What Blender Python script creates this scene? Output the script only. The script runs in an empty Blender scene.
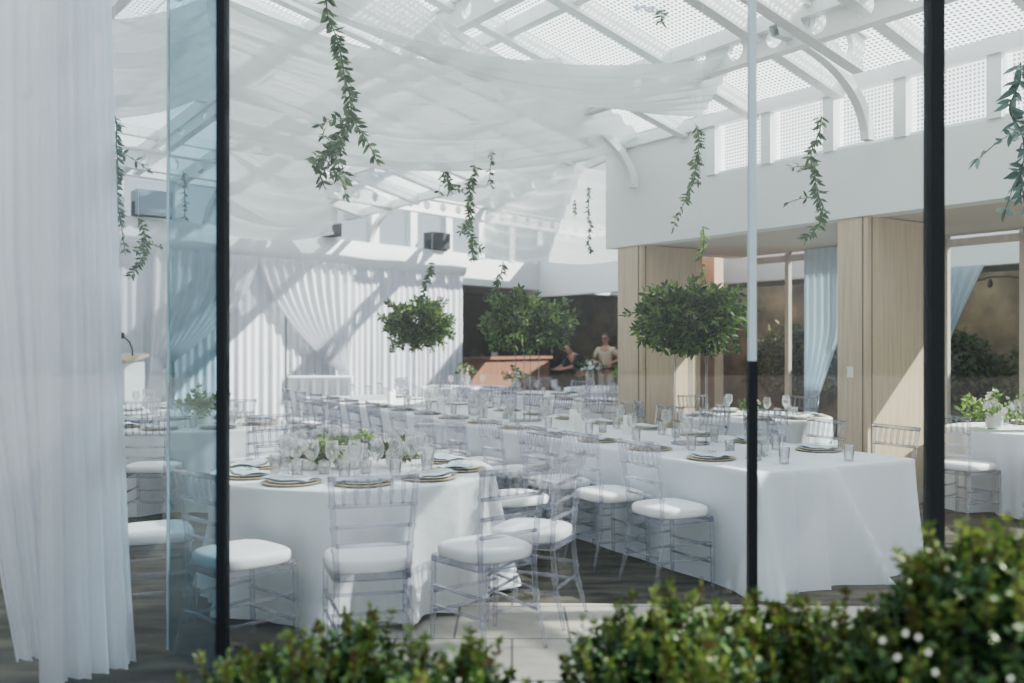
import bpy, math, random
import numpy as np
from mathutils import Vector, Matrix

random.seed(7)
rng = np.random.default_rng(7)
C = bpy.context.scene.collection
PI = math.pi

# ------------------------------------------------------------------ camera frame (1024 x 683)
CAMZ, FPX, HZ = 1.52, 930.0, 345.0

def P(px, py, D):
    """point seen at a pixel of the photograph at depth D"""
    return Vector(((px - 512) / FPX * D, D, CAMZ + (HZ - py) / FPX * D))

def X(px, D):
    return (px - 512) / FPX * D

# ------------------------------------------------------------------ mesh builder
class MB:
    def __init__(self):
        self.v, self.f, self.sm, self.uv = [], [], [], {}

    def add(self, verts, faces, smooth=False):
        b = len(self.v)
        self.v.extend([tuple(p) for p in verts])
        for q in faces:
            self.f.append([b + i for i in q])
            self.sm.append(smooth)
        return b

    def box(self, c, s, rot=None, taper=1.0):
        x, y, z = s[0] / 2, s[1] / 2, s[2] / 2
        vs = [(-x, -y, -z), (x, -y, -z), (x, y, -z), (-x, y, -z),
              (-x * taper, -y * taper, z), (x * taper, -y * taper, z), (x * taper, y * taper, z), (-x * taper, y * taper, z)]
        vs = [Vector(p) for p in vs]
        if rot is not None:
            vs = [rot @ p for p in vs]
        c = Vector(c)
        self.add([p + c for p in vs], [(3, 2, 1, 0), (4, 5, 6, 7), (0, 1, 5, 4), (1, 2, 6, 5), (2, 3, 7, 6), (3, 0, 4, 7)])
        return self

    def bar(self, a, b, w, h, up=(0, 0, 1)):
        """rectangular bar from a to b: w across, h along up"""
        a, b = Vector(a), Vector(b)
        d = (b - a)
        L = d.length
        d.normalize()
        s = d.cross(Vector(up))
        if s.length < 1e-5:
            s = d.cross(Vector((1, 0, 0)))
        s.normalize()
        n = s.cross(d)
        R = Matrix((d, s, n)).transposed()
        return self.box((a + b) / 2, (L, w, h), R)

    def prism(self, pts, z0, z1):
        n = len(pts)
        vs = [(p[0], p[1], z0) for p in pts] + [(p[0], p[1], z1) for p in pts]
        fs = [tuple(range(n))[::-1], tuple(range(n, 2 * n))] + [(i, (i + 1) % n, n + (i + 1) % n, n + i) for i in range(n)]
        self.add(vs, fs)
        return self

    def tube(self, pts, r, seg=8, cap=True):
        pts = [Vector(p) for p in pts]
        n = len(pts)
        rr = r if isinstance(r, (list, tuple)) else [r] * n
        vs, fs = [], []
        ref = None
        for i, p in enumerate(pts):
            t = (pts[min(i + 1, n - 1)] - pts[max(i - 1, 0)])
            if t.length < 1e-9:
                t = Vector((0, 0, 1))
            t.normalize()
            if ref is None:
                ref = t.orthogonal().normalized()
            ref = (ref - t * ref.dot(t))
            if ref.length < 1e-6:
                ref = t.orthogonal()
            ref.normalize()
            b = t.cross(ref)
            for k in range(seg):
                a = 2 * PI * k / seg
                vs.append(p + (ref * math.cos(a) + b * math.sin(a)) * rr[i])
        for i in range(n - 1):
            for k in range(seg):
                k2 = (k + 1) % seg
                fs.append((i * seg + k, i * seg + k2, (i + 1) * seg + k2, (i + 1) * seg + k))
        if cap:
            fs.append(tuple(range(seg))[::-1])
            fs.append(tuple(range((n - 1) * seg, n * seg)))
        self.add(vs, fs, True)
        return self

    def lathe(self, prof, seg=20, c=(0, 0, 0), cap=True):
        vs, fs = [], []
        m = len(prof)
        for (r, z) in prof:
            for k in range(seg):
                a = 2 * PI * k / seg
                vs.append((c[0] + r * math.cos(a), c[1] + r * math.sin(a), c[2] + z))
        for i in range(m - 1):
            for k in range(seg):
                k2 = (k + 1) % seg
                fs.append((i * seg + k, i * seg + k2, (i + 1) * seg + k2, (i + 1) * seg + k))
        if cap:
            fs.append(tuple(range(seg))[::-1])
            fs.append(tuple(range((m - 1) * seg, m * seg)))
        self.add(vs, fs, True)
        return self

    def ball(self, c, r, seg=12, rings=8, sc=(1, 1, 1)):
        prof = []
        vs, fs = [], []
        for i in range(rings + 1):
            t = PI * i / rings
            for k in range(seg):
                a = 2 * PI * k / seg
                vs.append((c[0] + r * sc[0] * math.sin(t) * math.cos(a), c[1] + r * sc[1] * math.sin(t) * math.sin(a), c[2] + r * sc[2] * math.cos(t)))
        for i in range(rings):
            for k in range(seg):
                k2 = (k + 1) % seg
                fs.append((i * seg + k, (i + 1) * seg + k, (i + 1) * seg + k2, i * seg + k2))
        self.add(vs, fs, True)
        return self

    def sheet(self, fn, nu, nv, smooth=True, uvfn=None):
        vs = []
        b = len(self.v)
        for j in range(nv + 1):
            for i in range(nu + 1):
                vs.append(fn(i / nu, j / nv))
                if uvfn:
                    self.uv[b + len(vs) - 1] = uvfn(i / nu, j / nv)
        fs = [(j * (nu + 1) + i, j * (nu + 1) + i + 1, (j + 1) * (nu + 1) + i + 1, (j + 1) * (nu + 1) + i) for j in range(nv) for i in range(nu)]
        self.add(vs, fs, smooth)
        return self

    def leaf(self, b, d, n, L, w, droop=0.12):
        b, d, n = Vector(b), Vector(d).normalized(), Vector(n)
        s = d.cross(n)
        if s.length < 1e-6:
            s = d.orthogonal()
        s.normalize()
        n = s.cross(d)
        h = w / 2
        q = lambda t, k: b + d * (L * t) + s * (h * k) + n * (abs(k) * h * .25 - droop * L * t * t)
        self.add([b, q(.28, .85), q(.62, .85), q(1, 0), q(.62, -.85), q(.28, -.85)], [(0, 1, 2, 3, 4, 5)])

    def build(self, name, mat, parent=None, loc=None):
        me = bpy.data.meshes.new(name)
        me.from_pydata(self.v, [], self.f)
        me.polygons.foreach_set('use_smooth', self.sm)
        if self.uv:
            l = me.uv_layers.new(name='UVMap')
            for lp in me.loops:
                l.data[lp.index].uv = self.uv.get(lp.vertex_index, (0, 0))
        me.update()
        if mat is not None:
            me.materials.append(mat)
        o = bpy.data.objects.new(name, me)
        C.objects.link(o)
        if parent is not None:
            o.parent = parent
        if loc is not None:
            o.location = loc
        return o

def tag(o, label=None, cat=None, group=None, kind=None):
    if label: o['label'] = label
    if cat: o['category'] = cat
    if group: o['group'] = group
    if kind: o['kind'] = kind
    return o

def thing(name, label, cat, loc=(0, 0, 0), rz=0.0, group=None):
    o = bpy.data.objects.new(name, None)
    o.empty_display_size = .1
    C.objects.link(o)
    o.location = loc
    o.rotation_euler = (0, 0, rz)
    return tag(o, label, cat, group)

def struct(name, mb, m, parent=None):
    o = mb.build(name, m, parent)
    if parent is None:
        o['kind'] = 'structure'
    return o

def dup(root, loc, rz, label, group=None):
    r = root.copy()
    C.objects.link(r)
    r.location = loc
    r.rotation_euler = (0, 0, rz)
    r['label'] = label
    if group: r['group'] = group
    for ch in list(root.children):
        c = ch.copy()
        C.objects.link(c)
        c.parent = r
        for g in list(ch.children):
            d = g.copy()
            C.objects.link(d)
            d.parent = c
    return r

# ------------------------------------------------------------------ materials
def newmat(name):
    m = bpy.data.materials.new(name)
    m.use_nodes = True
    nt = m.node_tree
    for n in list(nt.nodes): nt.nodes.remove(n)
    out = nt.nodes.new('ShaderNodeOutputMaterial')
    return m, nt, out

def N(nt, typ, **kw):
    n = nt.nodes.new(typ)
    for k, v in kw.items():
        if k.startswith('i_'):
            n.inputs[k[2:].replace('_', ' ')].default_value = v
        else:
            setattr(n, k, v)
    return n

def rgba(c): return (c[0], c[1], c[2], 1.0)

def plain(name, col, rough=.6, metal=0.0, noise=0.0, scale=6.0, bump=0.0, stretch=(1, 1, 1), sheen=0.0):
    m, nt, out = newmat(name)
    p = N(nt, 'ShaderNodeBsdfPrincipled')
    p.inputs['Base Color'].default_value = rgba(col)
    p.inputs['Roughness'].default_value = rough
    p.inputs['Metallic'].default_value = metal
    nt.links.new(p.outputs[0], out.inputs['Surface'])
    if noise or bump:
        tc = N(nt, 'ShaderNodeTexCoord')
        mp = N(nt, 'ShaderNodeMapping')
        mp.inputs['Scale'].default_value = stretch
        nt.links.new(tc.outputs['Object'], mp.inputs['Vector'])
        nz = N(nt, 'ShaderNodeTexNoise')
        nz.inputs['Scale'].default_value = scale
        nz.inputs['Detail'].default_value = 5
        nt.links.new(mp.outputs[0], nz.inputs['Vector'])
        if noise:
            cr = N(nt, 'ShaderNodeValToRGB')
            cr.color_ramp.elements[0].position = .3
            cr.color_ramp.elements[1].position = .7
            cr.color_ramp.elements[0].color = rgba([c * (1 - noise) for c in col])
            cr.color_ramp.elements[1].color = rgba([min(1, c * (1 + noise)) for c in col])
            nt.links.new(nz.outputs['Fac'], cr.inputs[0])
            nt.links.new(cr.outputs[0], p.inputs['Base Color'])
        if bump:
            bp = N(nt, 'ShaderNodeBump')
            bp.inputs['Strength'].default_value = bump
            bp.inputs['Distance'].default_value = .01
            nt.links.new(nz.outputs['Fac'], bp.inputs['Height'])
            nt.links.new(bp.outputs[0], p.inputs['Normal'])
    return m

def leafmat(name, cols, transl=.35, rough=.45):
    m, nt, out = newmat(name)
    geo = N(nt, 'ShaderNodeNewGeometry')
    cr = N(nt, 'ShaderNodeValToRGB')
    e = cr.color_ramp.elements
    e[0].color = rgba(cols[0]); e[1].color = rgba(cols[-1])
    for i, c in enumerate(cols[1:-1]):
        k = e.new((i + 1) / (len(cols) - 1)); k.color = rgba(c)
    nt.links.new(geo.outputs['Random Per Island'], cr.inputs[0])
    p = N(nt, 'ShaderNodeBsdfPrincipled')
    p.inputs['Roughness'].default_value = rough
    nt.links.new(cr.outputs[0], p.inputs['Base Color'])
    t = N(nt, 'ShaderNodeBsdfTranslucent')
    nt.links.new(cr.outputs[0], t.inputs['Color'])
    mx = N(nt, 'ShaderNodeMixShader')
    mx.inputs[0].default_value = transl
    nt.links.new(p.outputs[0], mx.inputs[1]); nt.links.new(t.outputs[0], mx.inputs[2])
    nt.links.new(mx.outputs[0], out.inputs['Surface'])
    return m

def sheer(name, col, clear=.3, transl=.45, weave=0.0):
    """thin cloth: diffuse + translucent + a see-through share"""
    m, nt, out = newmat(name)
    d = N(nt, 'ShaderNodeBsdfDiffuse'); d.inputs['Color'].default_value = rgba(col)
    t = N(nt, 'ShaderNodeBsdfTranslucent'); t.inputs['Color'].default_value = rgba(col)
    a = N(nt, 'ShaderNodeMixShader'); a.inputs[0].default_value = transl
    nt.links.new(d.outputs[0], a.inputs[1]); nt.links.new(t.outputs[0], a.inputs[2])
    if clear <= 0:
        nt.links.new(a.outputs[0], out.inputs['Surface'])
        return m
    tr = N(nt, 'ShaderNodeBsdfTransparent')
    lw = N(nt, 'ShaderNodeLayerWeight'); lw.inputs['Blend'].default_value = .35
    mr = N(nt, 'ShaderNodeMapRange')
    mr.inputs['From Min'].default_value = 0; mr.inputs['From Max'].default_value = 1
    mr.inputs['To Min'].default_value = 1 - clear; mr.inputs['To Max'].default_value = 1
    nt.links.new(lw.outputs['Facing'], mr.inputs['Value'])
    b = N(nt, 'ShaderNodeMixShader')
    nt.links.new(mr.outputs[0], b.inputs[0])
    nt.links.new(tr.outputs[0], b.inputs[1]); nt.links.new(a.outputs[0], b.inputs[2])
    nt.links.new(b.outputs[0], out.inputs['Surface'])
    return m

def schlick(nt, refl):
    geo = N(nt, 'ShaderNodeNewGeometry')
    dt = N(nt, 'ShaderNodeVectorMath', operation='DOT_PRODUCT')
    nt.links.new(geo.outputs['Normal'], dt.inputs[0]); nt.links.new(geo.outputs['Incoming'], dt.inputs[1])
    ab = N(nt, 'ShaderNodeMath', operation='ABSOLUTE'); nt.links.new(dt.outputs['Value'], ab.inputs[0])
    sb = N(nt, 'ShaderNodeMath', operation='SUBTRACT'); sb.inputs[0].default_value = 1.0; sb.use_clamp = True
    nt.links.new(ab.outputs[0], sb.inputs[1])
    pw = N(nt, 'ShaderNodeMath', operation='POWER'); pw.inputs[1].default_value = 5.0; nt.links.new(sb.outputs[0], pw.inputs[0])
    ma = N(nt, 'ShaderNodeMath', operation='MULTIPLY_ADD'); ma.inputs[1].default_value = .9 * refl; ma.inputs[2].default_value = .04 * refl; ma.use_clamp = True
    nt.links.new(pw.outputs[0], ma.inputs[0])
    return ma

def clearmat(name, tint, edge, refl=1.0, veil=0.0, veilcol=(.9, .93, .95), edge_amt=.55, rough=.03):
    """thin clear plastic or glass: see-through, brighter and tinted at grazing edges, mirror-like by angle"""
    m, nt, out = newmat(name)
    tr = N(nt, 'ShaderNodeBsdfTransparent'); tr.inputs['Color'].default_value = rgba(tint)
    df = N(nt, 'ShaderNodeBsdfDiffuse'); df.inputs['Color'].default_value = rgba(edge)
    tl = N(nt, 'ShaderNodeBsdfTranslucent'); tl.inputs['Color'].default_value = rgba(edge)
    dm = N(nt, 'ShaderNodeMixShader'); dm.inputs[0].default_value = .5
    nt.links.new(df.outputs[0], dm.inputs[1]); nt.links.new(tl.outputs[0], dm.inputs[2])
    gl = N(nt, 'ShaderNodeBsdfGlossy'); gl.inputs['Roughness'].default_value = rough
    lw = N(nt, 'ShaderNodeLayerWeight'); lw.inputs['Blend'].default_value = .5
    mr = N(nt, 'ShaderNodeMapRange')
    mr.inputs['To Min'].default_value = veil; mr.inputs['To Max'].default_value = edge_amt
    pw = N(nt, 'ShaderNodeMath', operation='POWER'); pw.inputs[1].default_value = 1.6
    nt.links.new(lw.outputs['Facing'], pw.inputs[0])
    nt.links.new(pw.outputs[0], mr.inputs['Value'])
    m1 = N(nt, 'ShaderNodeMixShader')
    nt.links.new(mr.outputs[0], m1.inputs[0]); nt.links.new(tr.outputs[0], m1.inputs[1]); nt.links.new(dm.outputs[0], m1.inputs[2])
    ml = schlick(nt, refl)
    m2 = N(nt, 'ShaderNodeMixShader')
    nt.links.new(ml.outputs[0], m2.inputs[0]); nt.links.new(m1.outputs[0], m2.inputs[1]); nt.links.new(gl.outputs[0], m2.inputs[2])
    nt.links.new(m2.outputs[0], out.inputs['Surface'])
    return m

def paneglass(name, tint, refl=1.7, haze=.05, hazecol=(.75, .8, .82)):
    m, nt, out = newmat(name)
    tr = N(nt, 'ShaderNodeBsdfTransparent'); tr.inputs['Color'].default_value = rgba(tint)
    gl = N(nt, 'ShaderNodeBsdfGlossy'); gl.inputs['Roughness'].default_value = 0.0
    df = N(nt, 'ShaderNodeBsdfDiffuse'); df.inputs['Color'].default_value = rgba(hazecol)  # pale diffuse share stands in for the reflected haze on the glass
    tc = N(nt, 'ShaderNodeTexCoord')
    nz = N(nt, 'ShaderNodeTexNoise'); nz.inputs['Scale'].default_value = 1.3; nz.inputs['Detail'].default_value = 4
    nt.links.new(tc.outputs['Object'], nz.inputs['Vector'])
    mr = N(nt, 'ShaderNodeMapRange')
    mr.inputs['From Min'].default_value = .3; mr.inputs['From Max'].default_value = .7
    mr.inputs['To Min'].default_value = haze * .6; mr.inputs['To Max'].default_value = haze * 1.4
    nt.links.new(nz.outputs['Fac'], mr.inputs['Value'])
    m1 = N(nt, 'ShaderNodeMixShader')
    nt.links.new(mr.outputs[0], m1.inputs[0]); nt.links.new(tr.outputs[0], m1.inputs[1]); nt.links.new(df.outputs[0], m1.inputs[2])
    ml = schlick(nt, refl)
    m2 = N(nt, 'ShaderNodeMixShader')
    nt.links.new(ml.outputs[0], m2.inputs[0]); nt.links.new(m1.outputs[0], m2.inputs[1]); nt.links.new(gl.outputs[0], m2.inputs[2])
    nt.links.new(m2.outputs[0], out.inputs['Surface'])
    return m

def frit(name, pitch=.045, hole=.30, white=(.93, .95, .96), clear=.66, open_=.25):
    """glass printed with a white dot screen: translucent white with a grid of clear holes (UV in metres)"""
    m, nt, out = newmat(name)
    tc = N(nt, 'ShaderNodeTexCoord')
    sc = N(nt, 'ShaderNodeVectorMath', operation='SCALE'); sc.inputs['Scale'].default_value = 1 / pitch
    nt.links.new(tc.outputs['UV'], sc.inputs[0])
    fr = N(nt, 'ShaderNodeVectorMath', operation='FRACTION')
    nt.links.new(sc.outputs[0], fr.inputs[0])
    sb = N(nt, 'ShaderNodeVectorMath', operation='SUBTRACT'); sb.inputs[1].default_value = (.5, .5, 0)
    nt.links.new(fr.outputs[0], sb.inputs[0])
    ln = N(nt, 'ShaderNodeVectorMath', operation='LENGTH')
    nt.links.new(sb.outputs[0], ln.inputs[0])
    lt = N(nt, 'ShaderNodeMath', operation='LESS_THAN'); lt.inputs[1].default_value = hole
    nt.links.new(ln.outputs['Value'], lt.inputs[0])
    tl = N(nt, 'ShaderNodeBsdfTranslucent'); tl.inputs['Color'].default_value = rgba(white)
    tr = N(nt, 'ShaderNodeBsdfTransparent'); tr.inputs['Color'].default_value = (clear * .96, clear * 1.04, clear * 1.08, 1)
    base = N(nt, 'ShaderNodeMixShader'); base.inputs[0].default_value = open_
    nt.links.new(tl.outputs[0], base.inputs[1]); nt.links.new(tr.outputs[0], base.inputs[2])
    mx = N(nt, 'ShaderNodeMixShader')
    nt.links.new(lt.outputs[0], mx.inputs[0]); nt.links.new(base.outputs[0], mx.inputs[1]); nt.links.new(tr.outputs[0], mx.inputs[2])
    nt.links.new(mx.outputs[0], out.inputs['Surface'])
    return m

def woodmat(name, a, b, scale=3.0, rough=.5):
    m, nt, out = newmat(name)
    tc = N(nt, 'ShaderNodeTexCoord')
    mp = N(nt, 'ShaderNodeMapping'); mp.inputs['Scale'].default_value = (14, 14, .6)
    nt.links.new(tc.outputs['Object'], mp.inputs['Vector'])
    nz = N(nt, 'ShaderNodeTexNoise'); nz.inputs['Scale'].default_value = scale; nz.inputs['Detail'].default_value = 6
    nt.links.new(mp.outputs[0], nz.inputs['Vector'])
    cr = N(nt, 'ShaderNodeValToRGB')
    cr.color_ramp.elements[0].position = .3; cr.color_ramp.elements[1].position = .7
    cr.color_ramp.elements[0].color = rgba(a); cr.color_ramp.elements[1].color = rgba(b)
    nt.links.new(nz.outputs['Fac'], cr.inputs[0])
    p = N(nt, 'ShaderNodeBsdfPrincipled'); p.inputs['Roughness'].default_value = rough
    nt.links.new(cr.outputs[0], p.inputs['Base Color'])
    nt.links.new(p.outputs[0], out.inputs['Surface'])
    return m

def tilemat(name, a, b, gap, size=(.6, .6), rough=.7):
    m, nt, out = newmat(name)
    tc = N(nt, 'ShaderNodeTexCoord')
    br = N(nt, 'ShaderNodeTexBrick')
    br.inputs['Color1'].default_value = rgba(a); br.inputs['Color2'].default_value = rgba(b); br.inputs['Mortar'].default_value = rgba(gap)
    br.inputs['Scale'].default_value = 1.0; br.inputs['Mortar Size'].default_value = .008
    br.inputs['Brick Width'].default_value = size[0]; br.inputs['Row Height'].default_value = size[1]
    nt.links.new(tc.outputs['Object'], br.inputs['Vector'])
    nz = N(nt, 'ShaderNodeTexNoise'); nz.inputs['Scale'].default_value = 9; nz.inputs['Detail'].default_value = 6
    nt.links.new(tc.outputs['Object'], nz.inputs['Vector'])
    mr = N(nt, 'ShaderNodeMapRange'); mr.inputs['To Min'].default_value = .75; mr.inputs['To Max'].default_value = 1.2
    nt.links.new(nz.outputs['Fac'], mr.inputs['Value'])
    mu = N(nt, 'ShaderNodeVectorMath', operation='SCALE')
    nt.links.new(br.outputs['Color'], mu.inputs[0]); nt.links.new(mr.outputs[0], mu.inputs['Scale'])
    p = N(nt, 'ShaderNodeBsdfPrincipled'); p.inputs['Roughness'].default_value = rough
    nt.links.new(mu.outputs[0], p.inputs['Base Color'])
    nt.links.new(p.outputs[0], out.inputs['Surface'])
    return m

M = {}
M['white'] = plain('white_paint', (.76, .80, .79), .7)
M['white_steel'] = plain('white_steel', (.80, .83, .83), .45)
M['drape_band'] = plain('white_drape_band', (.80, .83, .87), .9, bump=.2, scale=3, stretch=(6, 6, 1))
M['carpet'] = plain('patterned_carpet', (.070, .062, .046), .95, noise=.75, scale=2.6, stretch=(1, 3, 1), bump=.3)
M['stone'] = tilemat('pale_stone', (.50, .46, .40), (.56, .52, .46), (.22, .20, .18))
M['paver'] = tilemat('plaza_pavers', (.36, .34, .31), (.42, .40, .36), (.2, .19, .17), (.9, .45))
M['wood'] = woodmat('pale_oak', (.50, .40, .28), (.63, .52, .38))
M['wood_grey'] = woodmat('weathered_oak', (.55, .50, .44), (.66, .61, .55))
M['wood_dark'] = woodmat('walnut', (.035, .016, .010), (.075, .034, .02))
M['wood_red'] = woodmat('reddish_counter', (.22, .11, .07), (.32, .17, .11))
M['black'] = plain('black_metal', (.008, .012, .016), .75)
M['black_box'] = plain('dull_black', (.03, .035, .04), .5)
M['groove'] = plain('groove_shadow', (.22, .17, .11), .9)
M['cloth'] = plain('table_linen', (.75, .80, .85), .85, bump=.12, scale=60)
M['cloth_end'] = plain('white_linen', (.81, .83, .86), .85, bump=.12, scale=60)
M['cushion'] = plain('ivory_cushion', (.90, .90, .91), .6)
M['acrylic'] = clearmat('clear_acrylic', (.92, .925, .955), (.54, .55, .68), refl=2.2, veil=.06, edge_amt=.82)
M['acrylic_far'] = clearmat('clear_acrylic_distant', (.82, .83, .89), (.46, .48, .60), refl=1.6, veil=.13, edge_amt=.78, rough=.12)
M['glass'] = clearmat('drinking_glass', (.98, .985, .99), (.92, .95, .97), refl=2.6, veil=.025, edge_amt=.75, rough=.02)
M['water'] = clearmat('water', (.97, .98, .985), (.9, .94, .96), refl=1.2, veil=.06, edge_amt=.2)
M['pane'] = paneglass('facade_glass', (.95, .975, .975), 1.5, .055)
M['pane_left'] = paneglass('facade_glass_hazy', (.90, .95, .97), 1.4, .08, (.72, .8, .84))  # stronger painted-in reflection haze on the left pane
M['pane_right'] = paneglass('facade_glass_clearer', (.95, .965, .975), 1.2, .02)  # less of the painted-in haze on the right pane
M['fin'] = paneglass('glass_fin_tinted', (.34, .50, .57), .4, .07, (.36, .54, .62))
M['inner_pane'] = paneglass('inner_glass', (.80, .88, .86), .8, .012)
M['strip'] = plain('joint_reflection_tone', (.50, .62, .68), .5)  # pale tone carries the painted reflection of the glass joint
M['frit'] = frit('dotted_roof_glass', .047, .29, clear=.64, open_=.25)
M['frit2'] = frit('dotted_window_glass', .036, .31, clear=.9, open_=.5)
M['sheer'] = sheer('sheer_curtain', (.92, .92, .96), .07, .40)
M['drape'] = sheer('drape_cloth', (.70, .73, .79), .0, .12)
M['swag'] = sheer('swag_cloth', (.78, .80, .85), .15, .25)
M['canopy'] = sheer('ceiling_sheer', (.76, .80, .80), .16, .40)
M['canopy_thin'] = sheer('ceiling_sheer_thin', (.78, .82, .82), .42, .45)
M['blue_drape'] = sheer('blue_white_drape', (.62, .74, .84), .0, .3)
M['leaf_dark'] = leafmat('bouquet_leaves', [(.018, .045, .010), (.045, .10, .018), (.09, .17, .035), (.21, .28, .06)], .3)
M['leaf_vine'] = leafmat('vine_leaves', [(.02, .06, .025), (.05, .11, .045), (.11, .19, .08), (.20, .28, .14)], .35)
M['leaf_blue'] = leafmat('eucalyptus_leaves', [(.04, .10, .09), (.10, .19, .17), (.2, .3, .27)], .3)
M['leaf_ivy'] = leafmat('ivy_leaves', [(.08, .19, .04), (.2, .36, .07), (.4, .55, .15)], .4)
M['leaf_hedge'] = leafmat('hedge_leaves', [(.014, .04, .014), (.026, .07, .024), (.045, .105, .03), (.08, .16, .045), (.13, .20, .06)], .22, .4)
M['leaf_tip'] = leafmat('young_shoot_leaves', [(.10, .06, .025), (.08, .13, .03), (.12, .19, .05), (.2, .26, .07)], .3, .4)
M['leaf_tree'] = leafmat('tree_leaves', [(.05, .075, .02), (.11, .16, .045), (.22, .26, .08)], .3)
M['twig'] = plain('twig', (.10, .065, .04), .8)
M['stem_green'] = plain('green_stem', (.07, .10, .04), .7)
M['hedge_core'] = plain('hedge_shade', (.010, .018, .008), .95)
M['flower_white'] = plain('white_petals', (.88, .88, .82), .6)
M['flower_cream'] = plain('cream_petals', (.82, .78, .62), .6)
M['ceramic'] = plain('white_ceramic', (.86, .85, .81), .35)
M['rattan'] = plain('woven_rattan', (.52, .43, .31), .75, noise=.35, scale=70, bump=.4)
M['napkin'] = plain('pale_blue_napkin', (.62, .69, .75), .9)
M['sprig'] = plain('rosemary_green', (.05, .09, .035), .7)
M['menu'] = plain('white_card', (.85, .86, .86), .7)
M['candle'] = plain('ivory_wax', (.88, .88, .85), .5)
M['frosted'] = plain('frosted_white_glass', (.80, .84, .86), .35)
M['skin'] = plain('skin', (.55, .30, .22), .55)
M['shirt'] = plain('beige_shirt', (.60, .53, .40), .85)
M['trousers'] = plain('light_trousers', (.62, .60, .55), .85)
M['dark_cloth'] = plain('dark_clothing', (.02, .02, .024), .85)
M['hair'] = plain('dark_hair', (.03, .02, .015), .6)
M['hair_grey'] = plain('pale_hair', (.5, .45, .38), .6)
M['mirror_pale'] = plain('pale_service_window', (.52, .66, .64), .2)
M['canopy_out'] = plain('white_terrace_fascia', (.88, .9, .92), .6)
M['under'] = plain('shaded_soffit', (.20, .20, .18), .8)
M['soil'] = plain('brown_bank', (.24, .18, .11), .95, noise=.6, scale=1.6)
M['bulb'] = plain('bulb_glass', (.05, .05, .05), .3)
M['grey_box'] = plain('slate_box', (.22, .30, .38), .6)

# ------------------------------------------------------------------ frames of the hall
def fr(o, u, v):
    o, u, v = Vector((*o, 0)), Vector((*u, 0)), Vector((*v, 0))
    return lambda a, b, z=0.0: o + u * a + v * b + Vector((0, 0, z))
U35, V35 = (-.574, .819), (.819, .574)
rw = fr((3.07, 8.70), U35, V35)                 # right wall: t runs away, k runs out of the hall
U29, V29 = (-.489, .872), (.872, .489)
tb = fr((1.46, 5.55), U29, V29)                 # long table: u away from the glass, v away from the camera side
BD, BN = (.64, .768), (.768, -.64)
bw = fr((-3.85, 15.9), BD, BN)                  # draped back wall: t to the right, k into the hall
ANG29 = math.atan2(U29[1], U29[0])
ANG35 = math.atan2(U35[1], U35[0])

# ------------------------------------------------------------------ floor and ground
FA, FB = Vector((-1.31, 4.2, 0)), Vector((5.2, 3.8, 0))      # foot of the main glass
LA = Vector((-1.31 - .73 * 2.6, 4.2 - .68 * 2.6, 0))         # left facet of the glass
mb = MB(); mb.prism([(-1.31, 4.2), (5.2, 3.8), (9, 3.8), (9, 30), (-14, 30), (-14, 2.43), (-3.2, 2.43)], -.12, 0)
struct('floor', mb, M['carpet'])
mb = MB(); mb.prism([(-1.25, 4.24), (5.2, 3.84), (5.2, 5.3), (-.9, 5.5)], 0, .004)
struct('floor_border', mb, M['stone'])
mb = MB(); mb.prism([(-40, -40), (40, -40), (40, 3.8), (5.2, 3.8), (-1.31, 4.2), (-3.2, 2.43), (-40, 2.43)], -.3, -.03)
struct('ground', mb, M['paver'])

# ------------------------------------------------------------------ glass front
def mullion(p, z0, z1, w, d, ang):
    m = MB()
    R = Matrix.Rotation(ang, 3, 'Z')
    m.box((p[0], p[1], (z0 + z1) / 2), (w, d, z1 - z0), R)
    return m
def fpos(px):
    # point of the main glass line seen at column px
    r = (px - 512) / FPX
    d = FB - FA
    t = (r * FA.y - FA.x) / (d.x - r * d.y)
    return FA + d * t
FH = 5.6
M1, M2, M3 = fpos(223), fpos(752), fpos(934)
AF = math.atan2(FB.y - FA.y, FB.x - FA.x)
def pane(name, a, b, mat, z0=-.02, z1=FH):
    m = MB()
    m.add([(a.x, a.y, z0), (b.x, b.y, z0), (b.x, b.y, z1), (a.x, a.y, z1)], [(0, 1, 2, 3)])
    return struct(name, m, mat)
pane('window_1', M1, M2, M['pane'])
pane('window_2', M2, M3, M['pane'])
pane('window_3', M3, FB, M['pane_right'])
pane('window_4', LA, M1, M['pane_left'])
fd = Vector((-math.sin(math.radians(43)), math.cos(math.radians(43)), 0))
pane('window_5', M1 + fd * .02, M1 + fd * .60, M['fin'])
m = MB(); e = M1 + fd * .602
m.box((e.x, e.y, FH / 2), (.012, .012, FH), Matrix.Rotation(math.radians(43), 3, 'Z'))
struct('trim_1', m, M['strip'])
struct('trim_2', mullion(M1, -.02, FH, .036, .07, AF), M['black'])
struct('trim_3', mullion(M3, -.02, FH, .056, .09, AF), M['black'])
struct('trim_4', mullion(M2, 1.45, FH, .030, .05, AF), M['strip'])  # upper joint: its bright reflection is put into the colour
struct('trim_5', mullion(M2, -.02, 1.45, .036, .06, AF), M['black'])
m = MB()
m.bar(LA + Vector((0, 0, FH)), M1 + Vector((0, 0, FH)), .12, .15); m.bar(M1 + Vector((0, 0, FH)), FB + Vector((0, 0, FH)), .12, .15)
struct('trim_6', m, M['black'])

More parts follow.
